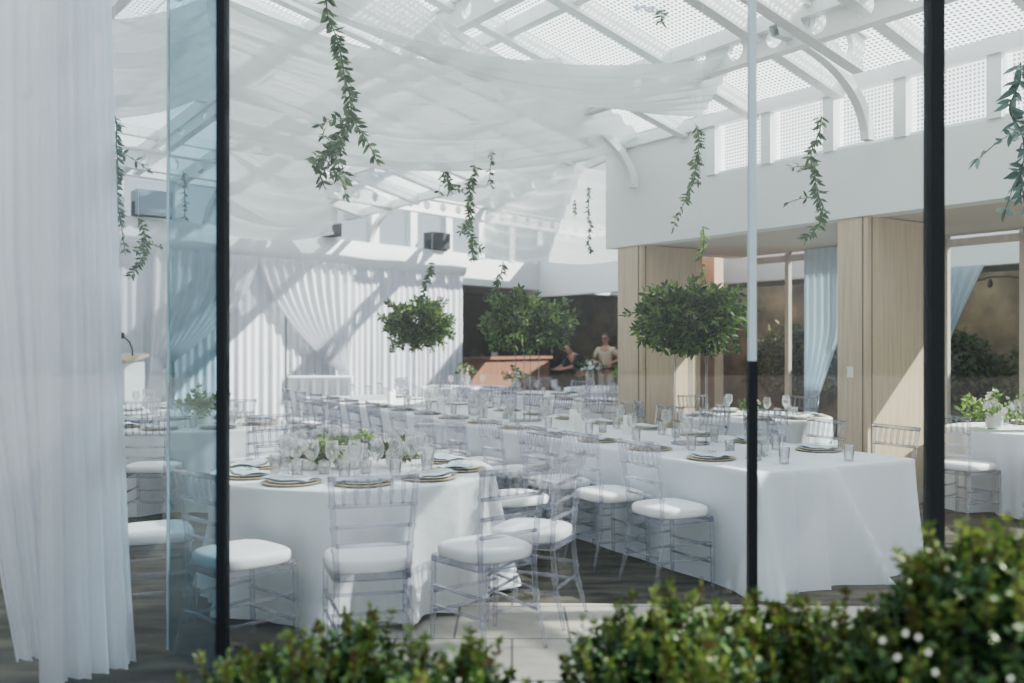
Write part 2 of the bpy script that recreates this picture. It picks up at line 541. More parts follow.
# ------------------------------------------------------------------ right wall: beam, soffit, columns, clerestory
TF, TN = 3.34, -6.5
m = MB()
q = lambda pts, z0, z1, mm: mm.prism([(p.x, p.y) for p in pts], z0, z1)
q([rw(TN, 0), rw(TN, .22), rw(TF, .22), rw(TF, 0)], 2.70, 3.35, m)
q([rw(TF - .2, .22), rw(TF - .2, 2.3), rw(TF, 2.3), rw(TF, .22)], 2.70, 3.35, m)
struct('wall_right', m, M['white'])
m = MB(); q([rw(TN, .22), rw(TN, 2.3), rw(TF - .2, 2.3), rw(TF - .2, .22)], 2.71, 2.80, m)
struct('ceiling_soffit', m, M['wood_grey'])
m = MB(); q([rw(1.62, 0), rw(1.62, .2), rw(TF, .2), rw(TF, 0)], 3.35, 4.05, m)
struct('wall_right_upper', m, M['white'])
posts = [1.6, .86, .12, -.62, -1.45, -2.28, -3.1, -3.95, -4.8]
for i, t in enumerate(posts):
    m = MB(); q([rw(t - .06, -.02), rw(t - .06, .14), rw(t + .06, .14), rw(t + .06, -.02)], 3.35, 4.02, m)
    struct('window_post', m, M['white_steel'])
nwin = 6
for a, b in zip(posts[:-1], posts[1:]):
    m = MB()
    pa, pb = rw(a - .06, .08), rw(b + .06, .08)
    L = (pb - pa).length
    m.sheet(lambda s, t: (pa + (pb - pa) * s) + Vector((0, 0, 3.36 + .62 * t)), 1, 1, False, lambda s, t: (s * L, t * .62))
    o = struct('window_%d' % nwin, m, M['frit2']); nwin += 1
    f = MB()
    for z in (3.37, 3.97):
        f.bar(pa + Vector((0, 0, z)), pb + Vector((0, 0, z)), .05, .04)
    f.build('window_frame', M['white_steel'], o)

def column(name, t0, w, depth, label):
    m = MB()
    c = [rw(t0, .02), rw(t0 + w, .02), rw(t0 + w, depth), rw(t0, depth)]
    m.prism([(p.x, p.y) for p in c], 0, 2.70)
    o = struct(name, m, M['wood'])
    g = MB()
    for t, k in ((t0 + .05, -.0), (t0 - .001, .08)):
        p = rw(t, k if k > 0 else .018)
        g.box((p.x, p.y, 1.35), (.012, .012, 2.68), Matrix.Rotation(ANG35, 3, 'Z'))
    g.build('panel_groove', M['groove'], o)
    b = MB()
    b.prism([(p.x, p.y) for p in [rw(t0 - .012, .008), rw(t0 + w + .012, .008), rw(t0 + w + .012, depth + .01), rw(t0 - .012, depth + .01)]], 0, .12)
    b.build('baseboard', M['wood_grey'], o)
    return o
cb = column('column', -.277, .32, 1.07, '')
ca = column('column', 2.72, .42, 1.0, '')
# small pale switch plate on the nearer column
p = rw(-.10, .012)
m = MB(); m.box((0, 0, 0), (.06, .012, .10), Matrix.Rotation(ANG35, 3, 'Z'))
o = m.build('light_switch', M['ceramic'], None, (p.x, p.y, 1.27)); tag(o, 'small pale switch plate on the nearer oak column', 'light switch')
m.v
# glazing behind the columns
GK = 2.15
def glaz(t):
    return rw(t, GK)
gl = MB()
gposts = [2.9, 2.3, 2.0, 1.35, .75, .2, -.62, -1.9, -3.2, -4.6]
nd = 1
for i, t in enumerate(gposts):
    m = MB()
    w = .06
    p = glaz(t)
    m.box((p.x, p.y, 1.35), (w, .06, 2.70), Matrix.Rotation(ANG35, 3, 'Z'))
    struct('window_post', m, M['wood_grey'])
for a, b in zip(gposts[:-1], gposts[1:]):
    pa, pb = glaz(a), glaz(b)
    m = MB(); m.add([pa + Vector((0, 0, .05)), pb + Vector((0, 0, .05)), pb + Vector((0, 0, 2.62)), pa + Vector((0, 0, 2.62))], [(0, 1, 2, 3)])
    o = struct('door_%d' % nd, m, M['inner_pane']); nd += 1
    f = MB()
    for z in (.05, 2.62): f.bar(pa + Vector((0, 0, z)), pb + Vector((0, 0, z)), .06, .08)
    f.build('door_frame', M['wood_grey'], o)
    if a in (1.35, .75):
        h = MB(); p = rw(a - .08, GK - .05)
        h.tube([p + Vector((0, 0, .95)), p + Vector((0, 0, 1.35))], .012, 8)
        h.build('door_handle', M['white_steel'], o)
# near jamb seen at the far right with a bolt
p = rw(-1.72, 1.75)
m = MB(); m.box((p.x, p.y, 1.35), (.20, .16, 2.70), Matrix.Rotation(ANG35, 3, 'Z'))
struct('trim_7', m, M['wood_grey'])

# terrace beyond: fascia, soffit, bank
m = MB(); q([rw(14, 5.2), rw(-7, 5.2), rw(-7, 5.4), rw(14, 5.4)], 2.62, 3.8, m)
struct('terrace_roof', m, M['canopy_out'])
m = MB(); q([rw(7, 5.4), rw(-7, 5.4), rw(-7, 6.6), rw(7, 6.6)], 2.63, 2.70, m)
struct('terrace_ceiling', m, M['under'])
m = MB(); q([rw(18, 8.8), rw(-9, 8.8), rw(-9, 9.4), rw(18, 9.4)], 0, 3.5, m)
struct('terrace_wall', m, M['soil'])
m = MB(); q([rw(18, 2.2), rw(-9, 2.2), rw(-9, 14), rw(18, 14)], -.06, -.01, m)
struct('terrace_ground', m, M['paver'])
m = MB(); q([rw(5.0, 3.4), rw(4.7, 3.4), rw(4.7, 3.6), rw(5.0, 3.6)], 0, 2.9, m)
struct('terrace_pillar', m, M['wood'])

# ------------------------------------------------------------------ back wall
m = MB()
q([bw(-12, 0), bw(4.25, 0), bw(4.25, -.2), bw(-12, -.2)], 0, 3.36, m)
q([bw(4.25, 0), bw(18, 0), bw(18, -.2), bw(4.25, -.2)], 2.78, 3.36, m)
struct('wall_back', m, M['white'])
m = MB(); q([bw(3.9, -2.6), bw(18, -2.6), bw(18, -2.75), bw(3.9, -2.75)], 0, 3.36, m)
q([bw(3.9, -.2), bw(4.1, -.2), bw(4.1, -2.6), bw(3.9, -2.6)], 0, 3.36, m)
struct('wall_bar', m, M['wood_dark'])
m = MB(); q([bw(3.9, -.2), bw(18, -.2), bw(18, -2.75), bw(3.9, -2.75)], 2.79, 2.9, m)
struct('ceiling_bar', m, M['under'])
m = MB(); q([Vector((2.18, 11.75, 0)), Vector((2.34, 11.72, 0)), Vector((4.5, 24.6, 0)), Vector((4.3, 24.6, 0))], 0, 3.36, m)
struct('wall_wing', m, M['wood_red'])
m = MB(); q([Vector((-2.9, 2.75, 0)), Vector((-2.75, 2.75, 0)), Vector((-10.6, 8.4, 0)), Vector((-10.8, 8.2, 0))], 0, 5.2, m)
struct('wall_left', m, M['wood_grey'])
# clerestory over the back wall
bp = [-9.0 + 1.0 * i for i in range(22)]
for t in bp:
    m = MB(); q([bw(t - .09, .02), bw(t + .09, .02), bw(t + .09, -.16), bw(t - .09, -.16)], 3.36, 4.18, m)
    struct('window_post', m, M['white_steel'])
for a, b in zip(bp[:-1], bp[1:]):
    pa, pb = bw(a + .09, -.08), bw(b - .09, -.08)
    L = (pb - pa).length
    m = MB(); m.sheet(lambda s, t: (pa + (pb - pa) * s) + Vector((0, 0, 3.37 + .8 * t)), 1, 1, False, lambda s, t: (s * L, t * .8))
    struct('window_%d' % nwin, m, M['frit2']); nwin += 1

# ------------------------------------------------------------------ roof
SL = .26
ZR, ZB = 4.0, 4.16
def dR(p): return -((p.x - 3.07) * V35[0] + (p.y - 8.7) * V35[1])
def dB(p): return (p.x + 3.85) * BN[0] + (p.y - 15.9) * BN[1]
def inhall(p):
    return p.y > 3.2 and -9 < p.x < 8
def facet(frame, zz, trange, other, ozz, name, sgn):
    """white dotted glass panels of one roof slope"""
    m = MB()
    a = trange[0]
    while a < trange[1]:
        k = 0.0
        while k < 8:
            c = frame(a + .5, sgn * (k + .6))
            if other(c) * SL + ozz > zz + SL * (k + .6) - .05 and c.y > 3.0:
                f = lambda s, t: frame(a + s * 1.0, sgn * (k + t * 1.2), zz + SL * (k + t * 1.2))
                m.sheet(f, 1, 1, False, lambda s, t: (s * 1.0, t * 1.2))
            k += 1.2
        a += 1.0
    return m
TR = (-7.0, 12.0)
struct('ceiling', facet(rw, ZR, TR, dB, ZB, '', -1), M['frit'])
TB = (-10.0, 13.0)
struct('ceiling_back', facet(bw, ZB, TB, dR, ZR, '', 1), M['frit'])
def rafters(frame, zz, ts, sgn, other, ozz, w=.11, h=.17, dmax=8.0):
    for t in ts:
        k = 0.0
        last = None
        while k <= dmax:
            c = frame(t, sgn * k)
            if other(c) * SL + ozz < zz + SL * k or c.y < 3.4: break
            last = k; k += .2
        if last and last > .5:
            m = MB(); m.bar(frame(t, 0, zz - .10), frame(t, sgn * last, zz - .10 + SL * last), w, h)
            struct('ceiling_beam', m, M['white_steel'])
def purlins(frame, zz, ks, sgn, trange, other, ozz, w=.10, h=.13):
    for k in ks:
        ok = []
        t = trange[0]
        while t <= trange[1]:
            c = frame(t, sgn * k)
            if other(c) * SL + ozz > zz + SL * k and c.y > 3.4: ok.append(t)
            t += .2
        if len(ok) > 3:
            m = MB(); m.bar(frame(ok[0], sgn * k, zz - .07 + SL * k), frame(ok[-1], sgn * k, zz - .07 + SL * k), w, h)
            struct('ceiling_beam', m, M['white_steel'])
rafters(rw, ZR, [TR[0] + i for i in range(19)], -1, dB, ZB)
purlins(rw, ZR, [0, 1.2, 2.4, 3.6, 4.8, 6.0], -1, TR, dB, ZB)
rafters(bw, ZB, [TB[0] + i for i in range(23)], 1, dR, ZR)
purlins(bw, ZB, [0, 1.2, 2.4, 3.6, 4.8], 1, TB, dR, ZR)

def holed_girder(a, b, h, hole, n, th=.05):
    """plate girder from a to b with a row of n round holes"""
    a, b = Vector(a), Vector(b)
    d = (b - a); L = d.length; d.normalize()
    up = Vector((0, 0, 1)); up = (up - d * up.dot(d)).normalized()
    nr = d.cross(up)
    m = MB()
    cell = L / n
    seg = 16
    for i in range(n):
        cx = (i + .5) * cell
        for side in (-1, 1):
            ring, sq = [], []
            for k in range(seg):
                an = 2 * PI * k / seg + PI / 4
                ca_, sa_ = math.cos(an), math.sin(an)
                ring.append(a + d * (cx + hole * ca_) + up * (hole * sa_) + nr * (side * th / 2))
                s_ = 1 / max(abs(ca_), abs(sa_))
                sq.append(a + d * (cx + cell / 2 * ca_ * s_) + up * (h / 2 * sa_ * s_) + nr * (side * th / 2))
            fs = []
            for k in range(seg):
                k2 = (k + 1) % seg
                fs.append((k, k2, seg + k2, seg + k) if side > 0 else (k2, k, seg + k, seg + k2))
            m.add(ring + sq, fs)
            if side < 0: r0 = ring
            else: m.add(r0 + ring, [(k, (k + 1) % seg, seg + (k + 1) % seg, seg + k) for k in range(seg)])
    for s in (-1, 1):
        o_ = up * (s * h / 2)
        m.bar(a + o_, b + o_, th * 2.2, .03)
    return m
def gird(a, b, h, hole, pitch):
    struct('ceiling_beam', holed_girder(a, b, h, hole, max(2, int((b - a).length / pitch))), M['white_steel'])
gird(rw(-6, -1.15, 4.12), rw(2.6, -1.15, 4.12), .26, .085, .42)
gird(rw(-6, -3.0, 4.55), rw(4.5, -3.0, 4.55), .26, .085, .5)
gird(bw(-8, 1.3, 4.02), bw(8, 1.3, 4.02), .26, .08, .4)
for t in (2.9, -.6, -4.1):
    gird(rw(t, -.55, 3.98), rw(t, -6.5, 5.35), .3, .1, .5)
for t in (-6.5, -3.0, .5, 4.0):
    gird(bw(t, .5, 4.1), bw(t, 4.6, 5.15), .3, .1, .5)
# curved braces springing from the wall head
def brace(frame, t, sgn, z0, name='ceiling_beam'):
    m = MB()
    n = 14
    vs, fs = [], []
    for i in range(n + 1):
        a = PI / 2 * i / n
        for (rx, rz) in ((1.35, .78), (1.12, .60)):
            k = rx * (1 - math.cos(a)) + (1.35 - rx) * 0 + .04
            z = z0 + rz * math.sin(a)
            if rx < 1.3: k = .14 + 1.21 * (1 - math.cos(a)) + .0; z = z0 + .70 * math.sin(a)
            for s in (-.04, .04):
                vs.append(frame(t + s, sgn * k, z))
    for i in range(n):
        b = i * 4; c = b + 4
        fs += [(b, b + 1, c + 1, c), (b + 2, c + 2, c + 3, b + 3), (b, c, c + 2, b + 2), (b + 1, b + 3, c + 3, c + 1)]
    m.add(vs, fs)
    struct(name, m, M['white_steel'])
for t in (-.35, -3.1, 2.75): brace(rw, t, -1, 3.36)
for t in (-5.0, -1.6, 1.8): brace(bw, t, 1, 3.37)

# ------------------------------------------------------------------ draped back wall
def pleat(x, seed=0):
    return .028 * math.sin(x * 2 * PI / .15 + 1.3 * math.sin(x * 3.1 + seed)) + .02 * math.sin(x * 2 * PI / .61 + seed)
def drape_panel(t0, t1, z1, label, seed):
    m = MB()
    n = int((t1 - t0) / .018)
    def f(s, v):
        t = t0 + (t1 - t0) * s
        return bw(t, .12 + pleat(t, seed) * (.5 + .5 * (1 - v)), .02 + (z1 - .02) * v)
    m.sheet(f, n, 4)
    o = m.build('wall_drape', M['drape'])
    return tag(o, label, 'curtain', 'white drapes lining the back wall')
edges = [-9.5, -6.6, -4.2, -2.2, -.1, 2.0, 4.3]
names = ['pleated white wall drape behind the near left curtain', 'pleated white wall drape beside the lectern',
         'pleated white wall drape behind the potted greenery on the left round table', 'pleated white wall drape framed between the two tied-back swags',
         'pleated white wall drape behind the draped high table', 'pleated white wall drape ending at the bar opening']
for i in range(6):
    drape_panel(edges[i] + .02, edges[i + 1] - .02, 2.98, names[i], i * 1.7)
m = MB()
m.sheet(lambda s, v: bw(-9.5 + 13.85 * s, .10 + .14 * math.sin(v * PI / 2) ** .5 * (1 - .35 * v) + .01 * math.sin(s * 60), 2.93 + .47 * v), 60, 6)
tag(m.build('drape_valance', M['drape_band']), 'smooth white cloth valance along the head of the draped wall', 'valance')

def swag(tTop0, tTop1, tTie, zTie, label, dirn):
    """drape fixed along the head of the wall and tied in at one side"""
    m = MB()
    def f(s, v):
        t_top = tTop0 + (tTop1 - tTop0) * s
        zt = 2.96
        # v: 0 head -> 1 tie -> tail
        if v <= .75:
            w = v / .75
            e = w ** 1.7
            t = t_top * (1 - e) + (tTie + (s - .5) * .22) * e
            z = zt * (1 - w) + zTie * w - .22 * math.sin(PI * w) * (s if dirn > 0 else 1 - s)
        else:
            w = (v - .75) / .25
            t = tTie + (s - .5) * (.22 + .25 * w)
            z = zTie * (1 - w) + .03 * w
        return bw(t, .27 + .05 * math.sin(s * 2 * PI * 10) * (1 - .3 * v) * .7 + .03 * v, z)
    m.sheet(f, 120, 24)
    o = m.build('tied_drape', M['swag'])
    return tag(o, label, 'curtain')
swag(-2.6, -.75, -2.55, 1.15, 'white tied-back drape gathered toward the left, left one of the swag pair', -1)
swag(-.75, 1.25, 1.0, 1.05, 'white tied-back drape gathered toward the right, over the high table', 1)
swag(-6.2, -4.3, -6.0, 1.1, 'white tied-back drape behind the lectern and dark loudspeaker', -1)

# ------------------------------------------------------------------ bar, lectern, speakers
bar = thing('bar_counter', 'reddish wood bar counter in the dark opening of the back wall', 'bar counter', tuple(bw(6.12, -.55)), math.atan2(BD[1], BD[0]))
m = MB(); m.box((0, 0, .60), (3.3, .5, 1.20)); m.build('counter_front', M['wood_red'], bar)
m = MB(); m.box((0, 0, 1.23), (3.4, .62, .06)); m.build('counter_top', M['wood_red'], bar)
p = bw(4.95, -2.5)
sw = thing('service_window', 'pale greenish lit panel on the dark wall behind the bar', 'panel', (p.x, p.y, 0), math.atan2(BD[1], BD[0]))
m = MB(); m.box((0, 0, 1.62), (1.5, .05, .95)); m.build('panel_face', M['mirror_pale'], sw)
m = MB()
for z in (1.13, 2.11): m.box((0, .01, z), (1.6, .07, .05))
for x in (-.78, .78): m.box((x, .01, 1.62), (.05, .07, 1.0))
m.build('panel_frame', M['wood_dark'], sw)
p = P(489, 0, 19.6)
for i, (t, w, h, lab) in enumerate([(5.3, .32, .14, 'small black box lying on the bar counter top'), (5.95, .22, .09, 'flat black tray on the bar counter, right of the small box')]):
    m = MB(); m.box((0, 0, h / 2), (w, .2, h)); m.box((0, 0, h + .012), (w * .9, .18, .02)); p = bw(t, -.55)
    o = m.build('black_case', M['black_box'], None, (p.x, p.y, 1.261)); o.rotation_euler.z = math.atan2(BD[1], BD[0]); tag(o, lab, 'case')

lp = P(124, 0, 12.6)
lec = thing('lectern', 'white lectern with slanted wooden top and black gooseneck microphone', 'lectern', (lp.x, lp.y, 0), math.radians(-25))
m = MB(); m.box((0, 0, .68), (.40, .34, 1.22)); m.build('cabinet', M['drape_band'], lec)
m = MB(); m.box((0, 0, .035), (.5, .42, .07)); m.build('base', M['drape_band'], lec)
m = MB(); m.box((0, 0, 1.34), (.50, .40, .045), Matrix.Rotation(math.radians(12), 3, 'X')); m.build('top', M['wood'], lec)
m = MB(); m.tube([(.10, .05, 1.36), (.10, .05, 1.46), (.07, .03, 1.56), (.0, 0, 1.63)], .010, 8)
mic = m.build('microphone', M['black'], lec)
m = MB(); m.ball((-.02, -.01, 1.65), .035, 10, 8, (1, 1, 1.3)); m.build('windscreen', M['black'], mic)

def speaker_box(px_, D, z, w, h, label, rz, mat, wedge=False):
    p = P(px_, 0, D)
    t = thing('loudspeaker', label, 'loudspeaker', (p.x, p.y, z), rz)
    m = MB()
    if wedge:
        pts = [(-w / 2, 0), (w / 2, 0), (w / 2, h), (w * .15, h * .55), (-w / 2, h * .25)]
        n = len(pts)
        vs = [(a, -.13, b) for a, b in pts] + [(a, .13, b) for a, b in pts]
        m.add(vs, [tuple(range(n)), tuple(range(n, 2 * n))[::-1]] + [(i, n + i, n + (i + 1) % n, (i + 1) % n) for i in range(n)])
    else:
        m.box((0, 0, h / 2), (w, .3, h))
    m.build('cabinet', mat, t)
    g = MB()
    if not wedge:
        g.box((0, -.155, h / 2), (w * .88, .012, h * .82)); g.build('grille', M['black_box'] if mat is not M['grey_box'] else M['grey_box'], t)
        g = MB()
        for s in (-1, 1): g.box((s * (w / 2 + .012), 0, h * .25), (.02, .1, h * .55))
        g.box((0, 0, -.012), (w + .044, .1, .02))
        g.build('bracket', M['black'], t)
    else:
        g.box((0, 0, .012), (w * .6, .3, .024)); g.build('bracket', M['black'], t)
    return t
zt = 3.425
speaker_box(331, 16.35, zt, .27, .24, 'black wedge loudspeaker on top of the draped wall above the tied-back swag', math.radians(45), M['black_box'], True)
speaker_box(437, 18.5, zt, .44, .32, 'black loudspeaker with grey front on the draped wall above the smaller bouquet', math.radians(45), M['black_box'])
speaker_box(152, 13.75, zt, .52, .36, 'slate-blue loudspeaker high on the draped wall above the lectern', math.radians(38), M['grey_box'])

# ------------------------------------------------------------------ near left curtains
def hang(a, b, z0, z1, amp, nf, mat, name, label, narrow=None, n=120, seed=0):
    a, b = Vector(a), Vector(b)
    d = b - a; L = d.length; d.normalize()
    nr = Vector((-d.y, d.x, 0))
    m = MB()
    def f(s, v):
        x0, x1 = (narrow(v) if narrow else (0, 1))
        t = (x0 + (x1 - x0) * s) * L
        fold = amp * (math.sin(s * nf * 2 * PI + .8 * math.sin(s * 9 + seed) + .5 * v) + .45 * math.sin(s * nf * 4.6 * PI + seed + v))
        fold *= .55 + .45 * (1 - v)
        return a + d * t + nr * fold + Vector((0, 0, z0 + (z1 - z0) * v))
    m.sheet(f, n, 14)
    o = m.build(name, mat)
    return tag(o, label, 'curtain')
ca0, cb0 = P(40, 0, 4.08), P(138, 0, 4.42)
hang((ca0.x, ca0.y, 0), (cb0.x, cb0.y, 0), .01, 5.3, .04, 4.5, M['sheer'], 'sheer_curtain',
     'wide white sheer curtain hanging inside the glass at the left end', lambda v: (.03 + .0 * v, 1.0 - .42 * v ** .7), seed=1)
cc0, cd0 = P(-75, 0, 3.85), P(46, 0, 4.16)
hang((cc0.x, cc0.y + .12, 0), (cd0.x, cd0.y + .12, 0), .10, 5.3, .03, 3, M['sheer'], 'sheer_curtain',
     'narrow beige-tinged sheer curtain pulled aside at the far left edge', lambda v: (.62 - .62 * min(1, v * 3), 1.0 - .05 * math.sin(v * PI)), 60, 3)

# ------------------------------------------------------------------ ceiling drapery
def catenary(pa, pb, pc, pd, sag, name, label, mat, ripple=.03, n=40):
    """sheer sheet between edge pa-pb and edge pc-pd, sagging between them"""
    pa, pb, pc, pd = map(Vector, (pa, pb, pc, pd))
    m = MB()
    def f(s, v):
        p = (pa * (1 - s) + pb * s) * (1 - v) + (pc * (1 - s) + pd * s) * v
        z = -sag * math.sin(PI * v) * (.7 + .3 * math.sin(PI * s)) + ripple * math.sin(s * 2 * PI * 7 + 2 * v)
        return p + Vector((0, 0, z))
    m.sheet(f, n, 24)
    return tag(m.build(name, mat), label, 'ceiling drape')
catenary(P(150, -60, 6.2), P(300, -90, 6.8), P(735, 60, 8.4), P(700, 118, 9.6), .55, 'ceiling_drape',
         'wide sheer white ceiling swag sweeping across toward the right clerestory', M['canopy'])
catenary(P(205, -10, 6.6), P(225, 150, 9.6), P(560, 60, 8.8), P(655, 150, 11.5), .35, 'ceiling_drape',
         'sheer white ceiling swag behind the long hanging vine', M['canopy'])
catenary(P(225, 60, 9.5), P(228, 235, 13.0), P(312, 130, 10.5), P(334, 236, 13.5), .15, 'ceiling_drape',
         'sheer white ceiling drape falling in front of the back drapes beside the black mullion', M['canopy'])
catenary(P(500, 150, 11.5), P(478, 252, 13.0), P(585, 165, 12.0), P(545, 262, 13.6), .1, 'ceiling_drape',
         'thin pointed sheer drape hanging above the middle bouquet', M['canopy_thin'])
catenary(P(575, 165, 12.5), P(548, 262, 15.0), P(655, 170, 12.5), P(640, 258, 14.0), .12, 'ceiling_drape',
         'sheer white drape beside the end of the white beam', M['canopy_thin'])
catenary(P(108, 20, 7.0), P(112, 118, 9.0), P(225, -10, 7.5), P(222, 90, 9.2), .1, 'ceiling_drape',
         'sheer white ceiling drape seen behind the tinted glass fin', M['canopy'])

# ------------------------------------------------------------------ chairs
def build_chair(name, label, group=None, detailed=True):
    t = thing(name, label, 'chair', (0, 0, 0), 0, group)
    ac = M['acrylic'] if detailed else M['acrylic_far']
    hw, fd_, bd_ = .166, .185, -.175                  # half width at back, front y, back y
    post = lambda s: [(s * (hw + .02), bd_ - .075, 0), (s * (hw + .005), bd_ - .02, .22), (s * hw, bd_, .44), (s * (hw + .012), bd_ - .012, .62), (s * (hw + .032), bd_ - .062, .92)]
    def wb(z): return hw + .012 * max(0, min(1, (z - .44) / .18)) + .02 * max(0, (z - .62) / .30)
    def yb(z):  # y of the raked back at height z
        return bd_ - .012 - .05 * max(0, (z - .62)) / .30 if z > .62 else bd_ - .012 * max(0, (z - .44)) / .18
    seg = 8 if detailed else 5
    # cushion: rounded slab
    c = MB()
    rows = [(.455, .985), (.458, 1.0), (.475, 1.015), (.495, 1.01), (.506, .985), (.513, .92), (.517, .6)]
    nn = 28
    vs, fs = [], []
    for z, k in rows:
        for i in range(nn):
            a = 2 * PI * i / nn
            ca_, sa_ = math.cos(a), math.sin(a)
            e = 3.6
            r = (abs(ca_) ** e + abs(sa_) ** e) ** (-1 / e)
            w = .205 + (.018 if sa_ > 0 else -.010) * abs(sa_)
            vs.append((r * ca_ * w * k, .005 + r * sa_ * .20 * k, z))
    for j in range(len(rows) - 1):
        for i in range(nn):
            i2 = (i + 1) % nn
            fs.append((j * nn + i, j * nn + i2, (j + 1) * nn + i2, (j + 1) * nn + i))
    fs.append(tuple(range(nn))[::-1]); fs.append(tuple(range((len(rows) - 1) * nn, len(rows) * nn)))
    c.add(vs, fs, True)
    c.build('seat_cushion', M['cushion'], t)
    fr_ = MB()
    z = .435
    fw = .20
    fr_.bar((-hw, bd_, z), (hw, bd_, z), .03, .035); fr_.bar((-fw, fd_, z), (fw, fd_, z), .03, .035)
    for s in (-1, 1): fr_.bar((s * hw, bd_, z), (s * fw, fd_, z), .03, .035)
    if not detailed:
        for s in (-1, 1):
            fr_.tube(post(s), .0135, seg)
            fr_.tube([(s * fw, fd_, 0), (s * fw, fd_, .44)], .013, seg)
        for zz in (.905, .77, .67, .58): fr_.tube([(-wb(zz), yb(zz), zz), (wb(zz), yb(zz), zz)], .011, seg)
        for i in range(6):
            x = (-1 + 2 * (i + 1) / 7) * wb(.84)
            fr_.tube([(x, yb(.78), .78), (x, yb(.9), .9)], .009, seg)
        for zz in (.17, .27):
            fr_.tube([(-fw, fd_, zz), (fw, fd_, zz)], .009, seg)
            for s in (-1, 1): fr_.tube([(s * hw, bd_ - .03, zz), (s * fw, fd_, zz + .01)], .009, seg)
        fr_.build('chair_frame', ac, t)
        return t
    fr_.build('seat_frame', ac, t)
    def ringed(pts, r0, rings):
        """turned post with bamboo rings"""
        pts = [Vector(p) for p in pts]
        out, rad = [], []
        n = len(pts)
        Ls = [0]
        for i in range(n - 1): Ls.append(Ls[-1] + (pts[i + 1] - pts[i]).length)
        T = Ls[-1]
        steps = sorted(set([i / 16 for i in range(17)] + [r + d for r in rings for d in (-.016, -.008, .008, .016)]))
        for st in steps:
            d = max(0, min(1, st)) * T
            i = max(k for k in range(n) if Ls[k] <= d + 1e-9)
            i = min(i, n - 2)
            w = (d - Ls[i]) / max(1e-9, Ls[i + 1] - Ls[i])
            out.append(pts[i].lerp(pts[i + 1], w))
            near = min(abs(st - r) for r in rings) if rings else 1
            rad.append(r0 * (1.32 if near <= .0081 else 1.0) * (.72 + .28 * min(1, st / .2)))
        return out, rad
    for s in (-1, 1):
        a, r = ringed(post(s), .0145, (.18, .29, .62, .73, .85))
        q_ = MB(); q_.tube(a, r, seg); q_.build('back_post', ac, t)
        a, r = ringed([(s * fw, fd_ + .01, 0), (s * fw, fd_, .44)], .0145, (.36, .58, .85))
        q_ = MB(); q_.tube(a, r, seg); q_.build('front_leg', ac, t)
    q_ = MB(); q_.tube([(-wb(.905) - .012, yb(.905), .905), (wb(.905) + .012, yb(.905), .905)], .0155, seg); q_.build('top_rail', ac, t)
    for zz in (.775, .675, .585):
        q_ = MB(); q_.tube([(-wb(zz), yb(zz), zz), (wb(zz), yb(zz), zz)], .0105, seg); q_.build('back_rail', ac, t)
    for i in range(6):
        x = (-1 + 2 * (i + 1) / 7) * wb(.84)
        q_ = MB(); q_.tube([(x, yb(.78), .78), (x, yb(.81), .815), (x, yb(.84), .84), (x, yb(.87), .865), (x, yb(.9), .9)], [.0085, .0085, .0115, .0085, .0085], 6); q_.build('spindle', ac, t)
    q_ = MB()
    for zz in (.16, .26):
        q_.tube([(-fw, fd_, zz), (fw, fd_, zz)], .009, seg)
    q_.build('front_stretcher', ac, t)
    for s in (-1, 1):
        q_ = MB()
        for zz in (.19, .29): q_.tube([(s * hw, bd_ - .03, zz), (s * fw, fd_, zz)], .009, seg)
        q_.build('side_stretcher', ac, t)
    q_ = MB(); q_.tube([(-hw, bd_ - .03, .22), (hw, bd_ - .03, .22)], .009, seg); q_.build('back_stretcher', ac, t)
    return t

protos = {}
def chair(x, y, facing, label, group, detailed=True):
    """facing = direction (radians) the sitter looks"""
    rz = facing - PI / 2
    key = detailed
    if key not in protos:
        protos[key] = build_chair('acrylic_chair', label, group, detailed)
        protos[key].location = (x, y, 0.0); protos[key].rotation_euler.z = rz
        return protos[key]
    return dup(protos[key], (x, y, 0.0), rz, label, group)

ORD = ['first', 'second', 'third', 'fourth', 'fifth', 'sixth', 'seventh', 'eighth', 'ninth', 'tenth', 'eleventh', 'twelfth', 'thirteenth', 'fourteenth']
LEN, WID, TZ = 9.3, 1.43, .752

